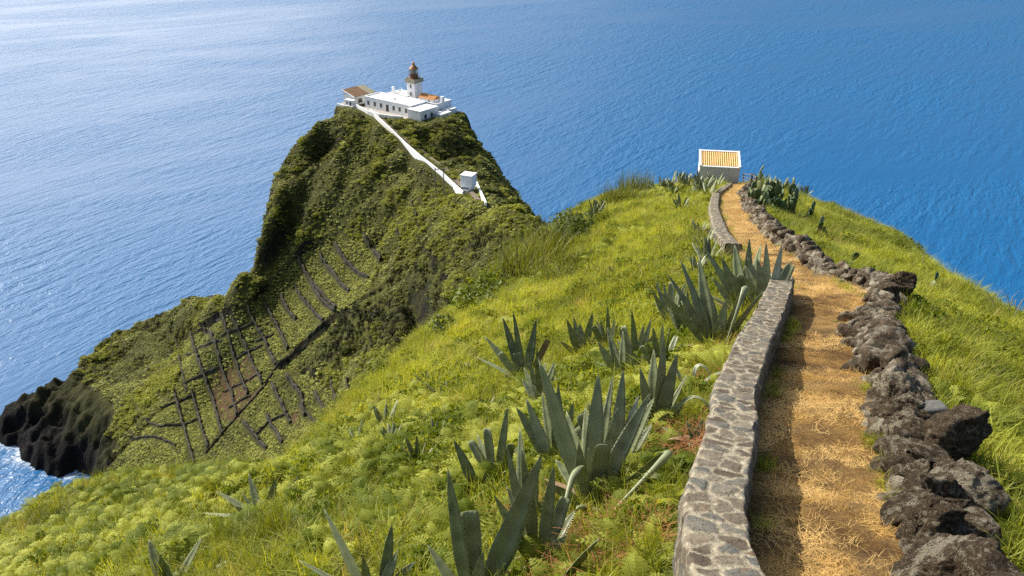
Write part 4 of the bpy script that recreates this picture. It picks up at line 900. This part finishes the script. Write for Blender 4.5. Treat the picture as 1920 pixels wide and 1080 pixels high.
m_door = mat_plain('dark door', (.07, .055, .045), .6, .2); m_slab = mat_plain('pale concrete', (.42, .39, .34), .9, .15, 1, .3)
B = gp(1384, 347); sh = empty('shed', (B[0], B[1], B[2]), R(-9)); tag(sh, 'small whitewashed shed with ochre tiled roof at the end of the path', 'shed')
wd, dp, he = 3.35, 2.4, 1.5       # origin: front right corner
mb = MB(); ps = [(-wd, 0), (0, 0), (0, dp), (-wd, dp)]; zt = [he, he, he + .6, he + .6]
V = [(a, b, -1.2) for a, b in ps] + [(a, b, z_) for (a, b), z_ in zip(ps, zt)]
mb.add(V, [(0, 1, 5, 4), (1, 2, 6, 5), (2, 3, 7, 6), (3, 0, 4, 7), (4, 5, 6, 7), (3, 2, 1, 0)]); mb.build('wall', m_wash, sh)
def slope_box(x0, x1, y0, y1, zlo, th):
    sl = .6 / dp; V = []
    for z_ in (0, th):
        V += [(x0, y0, zlo + y0 * sl + z_), (x1, y0, zlo + y0 * sl + z_), (x1, y1, zlo + y1 * sl + z_), (x0, y1, zlo + y1 * sl + z_)]
    return V, [(0, 3, 2, 1), (4, 5, 6, 7), (0, 1, 5, 4), (1, 2, 6, 5), (2, 3, 7, 6), (3, 0, 4, 7)]
mb = MB(); mb.add(*slope_box(-wd - .06, -wd + .12, -.08, dp + .06, he, .16)); mb.add(*slope_box(-.12, .06, -.08, dp + .06, he, .16)); mb.add(*slope_box(-wd + .12, -.12, -.08, .06, he, .08)); mb.add(*slope_box(-wd + .12, -.12, dp - .10, dp + .06, he, .14)); mb.build('parapet', m_white, sh)
rf = MB(); nt_ = 17; tw = (wd - .26) / nt_; sl = .6 / dp
V, F = [], []
for i in range(nt_ * 8 + 1):
    xx = -wd + .13 + tw * i / 8; ph = 2 * math.pi * i / 8; zz = .05 + .065 * (.5 - .5 * math.cos(ph)) ** .7
    for j in range(7):
        yy = .07 + (dp - .18) * j / 6; V.append((xx, yy, he + yy * sl + zz + (.012 * (j % 2))))
for i in range(nt_ * 8):
    for j in range(6): F.append((i * 7 + j, (i + 1) * 7 + j, (i + 1) * 7 + j + 1, i * 7 + j + 1))
m_tiles, _t, _, _ = newmat('clay roof tiles'); _c = obj_co(_t); _s = _t.nodes.new('ShaderNodeSeparateXYZ'); _t.links.new(_c, _s.inputs[0])
_f = noise(_t, 6, 5, .6, _c); _w = math_(_t, 'SINE', math_(_t, 'MULTIPLY', math_(_t, 'ADD', _s.outputs[0], wd - .13), 2 * math.pi / tw)); _cc = ramp(_t, _f, [(.3, (.46, .25, .055)), (.7, (.70, .47, .16))]).outputs[0]
_cc = mixc(_t, ramp(_t, _w, [(.84, 0), (.97, .6)]).outputs[0], _cc, (.75, .66, .48))
finish(m_tiles, _t, _cc, .85, _f, .4, .02)
mesh('roof', V, F, m_tiles, sh, True)

def fence(pts, h, label, rails=2, group='wooden fences by the shed'):
    P = [gp(*p) for p in pts]; root = empty('fence', P[0]); tag(root, label, 'fence', group); O = Vector(P[0]); L = [Vector(p) - O for p in P]
    for a in L: MB().box(a.x - .07, a.x + .07, a.y - .07, a.y + .07, a.z - .3, a.z + h, .015).build('post', m_wood, root)
    for a, b in zip(L[:-1], L[1:]):
        for k in range(rails): hh_ = h * (.9 - .38 * k); MB().tube([a + Vector((0, -.08, hh_)), b + Vector((0, -.08, hh_))], .05, 6).build('rail', m_wood, root)
fence([(1393, 338), (1408, 345), (1416, 352)], .95, 'dark wooden fence right of the shed', 3)
fence([(1262, 350), (1280, 346), (1297, 342), (1306, 340)], .8, 'dark wooden fence on the brow left of the shed')

# ------------------------------------------------------------------ lighthouse
lh = empty('lighthouse', (*FRM_O, ZP), FA); tag(lh, 'white lighthouse with brown lantern on its long flat roofed keeper house', 'lighthouse')
H = 3.25
def wallbox(par, x0, x1, y0, y1, z0, z1, mat=m_white, name='wall', e=.05): return MB().box(x0, x1, y0, y1, z0, z1, e).build(name, mat, par)
def parapet(par, x0, x1, y0, y1, z, h=.35, w=.28, name='parapet'):
    mb = MB(); mb.box(x0 - .04, x1 + .04, y0 - .04, y0 + w, z, z + h, .02); mb.box(x0 - .04, x1 + .04, y1 - w, y1 + .04, z, z + h, .02); mb.box(x0 - .04, x0 + w, y0 + w, y1 - w, z, z + h, .02); mb.box(x1 - w, x1 + .04, y0 + w, y1 - w, z, z + h, .02)
    return mb.build(name, m_white, par)
def window(par, x, y, z, w, h, face='y-', name='window', mat=None):
    """a framed opening on a wall facing -y or +x of the house"""
    f = MB(); b = .09; d = .06
    if face == 'y-':
        f.box(x - w / 2 - b, x + w / 2 + b, y - d, y - .003, z + h, z + h + b); f.box(x - w / 2 - b, x - w / 2, y - d, y - .003, z, z + h); f.box(x + w / 2, x + w / 2 + b, y - d, y - .003, z, z + h); f.box(x - w / 2 - b, x + w / 2 + b, y - d - .05, y - .003, z - b, z)
        fr = f.build(name, m_frame, par); MB().box(x - w / 2, x + w / 2, y - .03, y - .004, z, z + h).build('pane', mat or m_dark, fr)
        if name == 'window': MB().box(x - .025, x + .025, y - .045, y - .031, z, z + h).box(x - w / 2, x - .025, y - .045, y - .031, z + h * .5 - .02, z + h * .5 + .02).box(x + .025, x + w / 2, y - .045, y - .031, z + h * .5 - .02, z + h * .5 + .02).build('glazing_bar', m_frame, fr)
    else:
        f.box(x + .003, x + d, y - w / 2 - b, y + w / 2 + b, z + h, z + h + b); f.box(x + .003, x + d, y - w / 2 - b, y - w / 2, z, z + h); f.box(x + .003, x + d, y + w / 2, y + w / 2 + b, z, z + h); f.box(x + .003, x + d + .05, y - w / 2 - b, y + w / 2 + b, z - b, z)
        fr = f.build(name, m_frame, par); MB().box(x + .004, x + .03, y - w / 2, y + w / 2, z, z + h).build('pane', mat or m_dark, fr)
    return fr
wallbox(lh, 0, 20.6, 0, 7, -1.5, H); parapet(lh, 0, 20.6, 0, 7, H, .32)
wallbox(lh, 2.5, 25, 7.02, 14, -1.5, H - .15); parapet(lh, 2.5, 25, 7.02, 14, H - .15, .3)
wallbox(lh, 20.62, 26, -1.6, 6.2, -2.5, H - .55, name='wing_wall'); MB().box(20.7, 26.25, -1.85, 6.4, H - .54, H - .22, .03).build('wing_roof', m_white, lh)
wallbox(lh, 26.02, 29, 4.5, 9, -3.5, 1.0, name='annex_wall'); MB().box(26.03, 29.2, 4.3, 9.1, 1.01, 1.25, .03).build('annex_roof', m_white, lh)
wallbox(lh, 25.02, 28, 9.05, 13, -3, 1.5, name='annex_wall')
for i, xx in enumerate([1.7, 4.6, 7.4, 13.0, 15.6, 18.4]): window(lh, xx, 0, .95, .85, 1.3)
window(lh, 10.2, 0, .05, 1.05, 2.2, name='door', mat=m_door)
window(lh, 22.2, -1.6, .6, .1, .1, name='vent')
for yy in (.6, 3.4): window(lh, 26, yy, .3, .9, 1.25, 'x+')
window(lh, 26, 5.6, .4, .5, .8, 'x+')
# tiled room beside the tower
wallbox(lh, 16.2, 22.6, 8.2, 11.6, H - .14, H + .75, name='tiled_room')
V = [(16.0, 7.95, H + .76), (22.8, 7.95, H + .76), (22.8, 9.9, H + 1.75), (16.0, 9.9, H + 1.75), (22.8, 11.9, H + .76), (16.0, 11.9, H + .76)]
mesh('tiled_roof', V, [(0, 1, 2, 3), (3, 2, 4, 5), (0, 3, 5), (1, 4, 2), (0, 5, 4, 1)], m_tile, lh); MB().box(16.0, 22.8, 9.8, 10.0, H + 1.72, H + 1.86, .02).build('ridge_cap', m_tile, lh)
window(lh, 20.6, 8.2, H - .02, .5, .45)
for nm, (a, b, w_, z0, z1) in {'chimney': (3.8, 9.5, .9, H + .1, H + 2.1)}.items():
    ch = MB(); ch.lathe([(.5, z0), (.5, z1 - .5), (.62, z1 - .3), (.45, z1 - .1), (.12, z1)], a, b, 14); ch.build('chimney', m_white, lh)
MB().lathe([(.28, H), (.28, H + 1.0), (.13, H + 1.15), (.12, H + 2.2)], 7.6, 9.5, 12).build('chimney', m_white, lh)
MB().box(24.4, 25.4, 9.3, 10.3, H - .15, H + 1.9, .05).build('chimney', m_white, lh)
MB().box(8.6, 12.2, 7.3, 8.5, H + .2, H + .7, .03).box(4.4, 9.5, 8.9, 9.2, H + .16, H + 1.1, .03).build('roof_parapet', m_white, lh)
MB().box(10.2, 10.7, 3.0, 3.5, H + .002, H + .5, .03).build('roof_vent', m_stone, lh)
MB().tube([(5.6, 4.5, H), (5.6, 4.5, H + 4.0)], .03, 6).build('mast', m_frame, lh)
# tower
TX0, TX1, TY0, TY1 = 10.2, 13.9, 9.0, 12.7; TCX, TCY = (TX0 + TX1) / 2, (TY0 + TY1) / 2; zs = 7.7
V = []
for z_, k in ((-1, .0), (zs, .14)): V += [(TX0 + k, TY0 + k, z_), (TX1 - k, TY0 + k, z_), (TX1 - k, TY1 - k, z_), (TX0 + k, TY1 - k, z_)]
mesh('tower', V, [(0, 1, 5, 4), (1, 2, 6, 5), (2, 3, 7, 6), (3, 0, 4, 7), (4, 5, 6, 7), (3, 2, 1, 0)], m_white, lh)
mb = MB()   # raised corner strips
for (a, b) in ((TX0, TY0), (TX1, TY0), (TX1, TY1), (TX0, TY1)): mb.box(a - .07 + (.09 if a == TX0 else 0), a + .07 - (.09 if a == TX1 else 0), b - .07 + (.09 if b == TY0 else 0), b + .07 - (.09 if b == TY1 else 0), H - .1, zs - .02)
window(lh, TCX, TY0 + .10, H + 2.9, .5, .95); window(lh, TCX, TY0 + .03, H + .55, .55, 1.0)
gl = MB(); gl.box(TX0 - .05, TX1 + .05, TY0 - .05, TY1 + .05, zs + .001, zs + .25, .03); gl.box(TX0 - .34, TX1 + .34, TY0 - .34, TY1 + .34, zs + .251, zs + .5, .03); gl.build('gallery', m_stone, lh)
gw = MB(); a0, a1, b0, b1 = TX0 - .3, TX1 + .3, TY0 - .3, TY1 + .3; z0, z1 = zs + .5, zs + 1.35
gw.box(a0, a1, b0, b0 + .16, z0, z1, .02); gw.box(a0, a1, b1 - .16, b1, z0, z1, .02); gw.box(a0, a0 + .16, b0 + .161, b1 - .161, z0, z1, .02); gw.box(a1 - .16, a1, b0 + .161, b1 - .161, z0, z1, .02); gw.build('gallery_parapet', m_stone, lh)
zb = zs + .5
MB().lathe([(1.75, zb), (1.75, zb + .85), (1.95, zb + .95), (1.42, zb + 1.05), (1.35, zb + 2.0), (1.42, zb + 2.1)], TCX, TCY, 16).build('lantern_base', m_red, lh)
m_lglass, t, n, l = newmat('lantern glass'); p = finish(m_lglass, t, (.80, .84, .80), .08, spec=.6); p.inputs['Transmission Weight'].default_value = .75; p.inputs['IOR'].default_value = 1.1
MB().lathe([(1.25, zb + 2.1), (1.25, zb + 3.7)], TCX, TCY, 16).build('lantern_glass', m_lglass, lh)
MB().lathe([(.5, zb + 2.11), (.62, zb + 2.5), (.62, zb + 3.2), (.45, zb + 3.6)], TCX, TCY, 14).build('lens', m_red, lh)
mb = MB()
for i in range(10):
    a = 2 * math.pi * i / 10; xx, yy = TCX + 1.28 * math.cos(a), TCY + 1.28 * math.sin(a); mb.tube([(xx, yy, zb + 2.1), (xx, yy, zb + 3.75)], .045, 5)
mb.build('glazing_bar', m_red, lh)
MB().lathe([(1.52, zb + 3.7), (1.5, zb + 3.85), (1.1, zb + 4.35), (.62, zb + 4.85), (.42, zb + 5.05), (.42, zb + 5.5), (.55, zb + 5.6), (.3, zb + 5.8), (.08, zb + 5.9)], TCX, TCY, 18).build('dome', m_gold, lh)
MB().tube([(TCX, TCY, zb + 5.85), (TCX, TCY, zb + 7.0)], .03, 5).build('lightning_rod', m_dark, lh)
mb = MB()
for i in range(12):
    a = 2 * math.pi * i / 12; xx, yy = TCX + 1.85 * math.cos(a), TCY + 1.85 * math.sin(a); mb.tube([(xx, yy, zb + .9), (xx, yy, zb + 2.9)], .03, 5)
for z_ in (zb + 1.7, zb + 2.9): mb.tube([(TCX + 1.85 * math.cos(6.2832 * i / 24), TCY + 1.85 * math.sin(6.2832 * i / 24), z_) for i in range(25)], .03, 5)
mb.build('railing', m_red, lh)

def placed(name, a, b, z, label, cat, group=None, rz=0):
    q = loc2w(a, b); o = empty(name, (*q, z), FA + rz); return tag(o, label, cat, group)
# outbuilding with brown roof, eave towards +x of the frame
ob = placed('outbuilding', -8.6, -1.2, ZP, 'white outbuilding with a brown and grey sloping roof left of the keeper house', 'outbuilding')
wx, ly = 5.0, 9.3; V = [(0, 0, -2), (wx, 0, -2), (wx, ly, -2), (0, ly, -2), (0, 0, 4.3), (wx, 0, 2.9), (wx, ly, 2.9), (0, ly, 4.3)]
mesh('wall', V, [(0, 1, 5, 4), (1, 2, 6, 5), (2, 3, 7, 6), (3, 0, 4, 7), (4, 5, 6, 7), (3, 2, 1, 0)], m_wash, ob)
def roofp(y0, y1, mat, nm, dz=0):
    V = []; 
    for z_ in (.02 + dz, .16 + dz): V += [(-.3, y0, 4.38 + z_), (wx + .35, y0, 2.8 + z_), (wx + .35, y1, 2.8 + z_), (-.3, y1, 4.38 + z_)]
    mesh(nm, V, [(0, 3, 2, 1), (4, 5, 6, 7), (0, 1, 5, 4), (1, 2, 6, 5), (2, 3, 7, 6), (3, 0, 4, 7)], mat, ob)
roofp(-.1, 6.3, m_brown, 'roof'); roofp(6.31, ly + .15, m_olive, 'roof'); 
mesh('verge', [(-.32, -.38, 4.36), (wx + .37, -.38, 2.78), (wx + .37, -.12, 2.78), (-.32, -.12, 4.36), (-.32, -.38, 4.62), (wx + .37, -.38, 3.04), (wx + .37, -.12, 3.04), (-.32, -.12, 4.62)], [(0, 3, 2, 1), (4, 5, 6, 7), (0, 1, 5, 4), (1, 2, 6, 5), (2, 3, 7, 6), (3, 0, 4, 7)], m_white, ob)
window(ob, wx, 2.6, .6, 1.6, 1.3, 'x+'); window(ob, 1.3, 0, .5, .5, .6)
gt = placed('gatehouse', -5.9, -3.2, ZP, 'tiny white flat roofed hut at the left end of the lighthouse terrace', 'hut')
wallbox(gt, 0, 3.5, 0, 1.7, -2.5, 2.0); MB().box(-.08, 3.58, -.08, 1.78, 2.01, 2.2, .02).build('roof', m_white, gt); window(gt, 1.0, 0, .8, .5, .6); window(gt, 2.6, 0, .02, .75, 1.6, name='door', mat=m_door)
st = placed('stone_shelter', -9.0, -3.2, ZP - 1.3, 'low white walled shelter with a buff roof at the far left edge of the terrace', 'shelter')
wallbox(st, 0, 2.4, 0, 2.6, -2, 1.4); MB().box(.2, 2.2, .2, 2.4, 1.41, 1.6, .03).build('roof', m_stone, st)
# parked vehicle / equipment seen as dark blue lump: a motorbike-size trailer is not certain, so a covered cart
# white walls
def white_wall(pts, h, label, w=.45, dz=0, drop=1.5, group='white walls of the lighthouse'):
    P = []
    for p in pts:
        q = gh(p[0], p[1], 200) ; P.append(Vector(q))
    # resample
    L = [P[0]]
    for a, b in zip(P[:-1], P[1:]):
        k = max(2, int((b - a).length / 1.6))
        for i in range(1, k + 1): L.append(a.lerp(b, i / k))
    zz = np.array([float(head_z(q.x, q.y)) for q in L]); kk = np.ones(9) / 9; zs_ = np.convolve(np.pad(zz, 4, mode='edge'), kk, 'valid')
    zs_ = np.array([q.z for q in L]); O = L[0].copy(); V, F = [], []
    for i, q in enumerate(L):
        d = (L[min(i + 1, len(L) - 1)] - L[max(i - 1, 0)]); d.z = 0; d.normalize(); s = Vector((-d.y, d.x, 0)) * w / 2; b = q - O
        for sg, z_ in ((1, zs_[i] - drop), (1, zs_[i] + h), (-1, zs_[i] + h), (-1, zs_[i] - drop)): V.append((b.x + s.x * sg, b.y + s.y * sg, z_ - O.z + dz))
    for i in range(len(L) - 1):
        for k in range(4): F.append((i * 4 + k, i * 4 + (k + 1) % 4, (i + 1) * 4 + (k + 1) % 4, (i + 1) * 4 + k))
    F += [(3, 2, 1, 0), tuple(range(4 * len(L) - 4, 4 * len(L)))]
    o = mesh('white_wall', V, F, m_white); o.location = O; return tag(o, label, 'wall', group)
white_wall([(668,202),(690,214),(702,219),(731,246),(760,274),(790,300),(830,331),(850,350),(868,367)], 1.15, 'long white wall following the lighthouse path down the ridge', .34, drop=3)
white_wall([(893,346),(902,366),(911,386)], .9, 'short white wall dropping away below the square white hut', .5)
for (pts, lab, hh_) in [([(5.6, -3.0), (8, -4.6), (12, -5.4), (17, -4.4), (20, -3.0)], 'curved white terrace wall in front of the keeper house', 1.0), ([(-2.2, -3.3), (-6, -3.6), (-9.2, -3.4)], 'white terrace wall at the left edge of the lighthouse summit', .6)]:
    V, F = [], []; q0 = loc2w(*pts[0]); Pp = []
    for a, b in zip(pts[:-1], pts[1:]):
        for i in range(5): Pp.append((a[0] + (b[0] - a[0]) * i / 5, a[1] + (b[1] - a[1]) * i / 5))
    Pp.append(pts[-1])
    for i, p_ in enumerate(Pp):
        a = Pp[max(i - 1, 0)]; b = Pp[min(i + 1, len(Pp) - 1)]; dx, dy = b[0] - a[0], b[1] - a[1]; l_ = math.hypot(dx, dy); nx_, ny_ = -dy / l_ * .2, dx / l_ * .2
        for sg, z_ in ((1, -3.0), (1, hh_ - .2), (-1, hh_ - .2), (-1, -3.0)): V.append((p_[0] + nx_ * sg, p_[1] + ny_ * sg, z_))
    for i in range(len(Pp) - 1):
        for k in range(4): F.append((i * 4 + k, i * 4 + (k + 1) % 4, (i + 1) * 4 + (k + 1) % 4, (i + 1) * 4 + k))
    F += [(3, 2, 1, 0), tuple(range(4 * len(Pp) - 4, 4 * len(Pp)))]
    o = mesh('white_wall', V, F, m_white); o.location = (*FRM_O, ZP); o.rotation_euler = (0, 0, FA); tag(o, lab, 'wall', 'white walls of the lighthouse')
# summit paving strip in front of the house
V = [(a, b, .03) for a, b in [(-2, -3), (5.5, -3), (12, -5.1), (17, -4.1), (20.5, -2.8), (20.5, -.05), (-2, -.05)]]
o = mesh('forecourt', V, [tuple(range(len(V)))], m_slab); o.location = (*FRM_O, ZP); o.rotation_euler = (0, 0, FA); o['kind'] = 'structure'
# path strip behind the long wall
V, F = [], []; L = [Vector(gh(*q, t0=200)) for q in [(700,213),(730,236),(762,262),(800,292),(836,320),(862,346),(884,362),(898,378)]]
Lr = []
for a, b in zip(L[:-1], L[1:]):
    for i in range(8): Lr.append(a.lerp(b, i / 8))
for i, q in enumerate(Lr):
    d = Lr[min(i + 1, len(Lr) - 1)] - Lr[max(i - 1, 0)]; d.z = 0; d.normalize(); s = Vector((-d.y, d.x, 0))
    zc_ = q.z
    for k in (-.7, .7): V.append((q.x + s.x * k, q.y + s.y * k, zc_ + .2))
for i in range(len(Lr) - 1): F.append((2 * i, 2 * i + 1, 2 * i + 3, 2 * i + 2))
m_earth = mat_plain('trodden earth', (.17, .14, .10), .95, .3, 1.5, .6)
mesh('footpath', V, F, m_earth)['kind'] = 'structure'
# square white hut
q = gh(879, 356, 205); hz = float(q[2]); hut = empty('white_hut', (q[0], q[1], hz), R(-22)); tag(hut, 'square white hut with dark doorway beside the lighthouse path', 'hut')
wallbox(hut, -1.6, 1.6, -1.5, 1.5, 1.2, 4.2); MB().box(-1.75, 1.75, -1.65, 1.65, 4.21, 4.42, .03).build('roof', m_white, hut); wallbox(hut, -1.3, 1.3, -3.4, 1.3, -2.5, 1.19, m_white, 'plinth')
MB().box(-1.63, -1.603, -1.0, .2, 1.3, 3.6).build('doorway', m_door, hut); MB().box(-.6, .2, -3.43, -3.403, .0, .8).build('hatch', m_door, hut); MB().box(-.9, 1.1, -3.2, -2.2, 1.2, 1.45, .02).build('ledge', m_dark, hut)
# utility poles
pp = gh(818, 372, 190); p2 = gh(833, 366, 190)
for i, (pq, top, lab) in enumerate([(pp, 8.6, 'left wooden pole of the pair in front of the white path wall'), (p2, 7.6, 'right wooden pole of the pair, with a crossarm on top')]):
    r_ = empty('utility_pole', pq); tag(r_, lab, 'utility pole', 'poles by the lighthouse path'); MB().tube([(0, 0, -1), (0, 0, top)], [.17, .11], 8).build('pole', m_wood, r_)
    if i: MB().box(-2.3, .9, -.08, .08, top - .45, top - .25).build('crossarm', m_wood, r_); MB().lathe([(.07, top - .24), (.09, top - .1), (.03, top)], .6, 0, 8).build('insulator', m_white, r_)
# landing with rail at the foot of the ridge
q = gh(1000, 468, 150); ld = empty('viewing_landing', (q[0], q[1], q[2] + .4), R(12)); tag(ld, 'pale railed landing half hidden by reeds at the foot of the ridge', 'landing')
MB().box(-2.2, 3.2, -1.2, 1.2, -.5, .15, .03).build('slab', m_slab, ld)
for a, b in ((-2.1, -1.1), (-2.1, 1.1), (.5, 1.1), (3.0, 1.1)): MB().box(a - .06, a + .06, b - .06, b + .06, .151, 1.25).build('post', m_wood, ld)
MB().box(-2.15, 3.05, 1.04, 1.16, 1.26, 1.36).box(-2.16, -2.04, -1.15, 1.03, 1.26, 1.36).build('rail', m_wood, ld)

# ------------------------------------------------------------------ terrace walls
def terrace_wall(pts, i):
    P = [Vector(gh(*p, t0=180)) for p in pts]; L = [P[0]]
    for a, b in zip(P[:-1], P[1:]):
        k = max(2, int((b - a).length / .9))
        for j in range(1, k + 1): L.append(a.lerp(b, j / k))
    O = L[0].copy(); V, F = [], []; r = random.Random(i)
    main = i < 21
    for j, q in enumerate(L):
        d = L[min(j + 1, len(L) - 1)] - L[max(j - 1, 0)]; d.z = 0
        d = d.normalized() if d.length > 1e-5 else Vector((1, 0, 0)); w = r.uniform(.24, .46) * (1 if main else .7); s = Vector((-d.y, d.x, 0)); q = q + s * r.uniform(-.15, .15); z_ = float(head_z(q.x, q.y)); h = r.uniform(.7, 1.35) * (1 if main else .6); b = q - O
        for sg, zz in ((1, z_ - .8), (.8, z_ + h * .8), (0, z_ + h + r.uniform(-.15, .15)), (-.8, z_ + h * .75), (-1, z_ - .8)): V.append((b.x + s.x * w * sg, b.y + s.y * w * sg, zz - O.z))
    for j in range(len(L) - 1):
        for k in range(5): F.append((j * 5 + k, j * 5 + (k + 1) % 5, (j + 1) * 5 + (k + 1) % 5, (j + 1) * 5 + k))
    F += [(4, 3, 2, 1, 0), tuple(range(5 * len(L) - 5, 5 * len(L)))]
    o = mesh('terrace_wall', V, F, m_twall); o.location = O
    tag(o, ('long dark stone wall running down between the vine plots on the headland' if main else 'short dark stone wall crossing or edging the vine plots on the headland'), 'terrace wall', 'long walls between the vine plots' if main else 'short walls among the vine plots')
for i, p_ in enumerate(TWL): terrace_wall(p_, i)
# sea rocks and surf at the foot of the headland
m_foam = mat_plain('sea foam', (.75, .78, .80), .9, .1, .5, .4); m_searock = mat_plain('black sea rock', (.03, .027, .024), .9, .5, .3, 1)
for i, (px, py, s, lab) in enumerate([(372, 574, 5, 'black rock in the surf where the headland meets the sea'), (384, 566, 3.5, 'smaller black rock right of the surf rock')]):
    d = ray(px, py); q = d * (SEA / d[2]); o = bpy.data.objects.new('sea_rock', boulder_mesh(70 + i, 3)); o.data.materials.append(m_searock); COL.objects.link(o); o.location = (q[0], q[1], SEA); o.scale = (s, s, s * .6); tag(o, lab, 'rock')
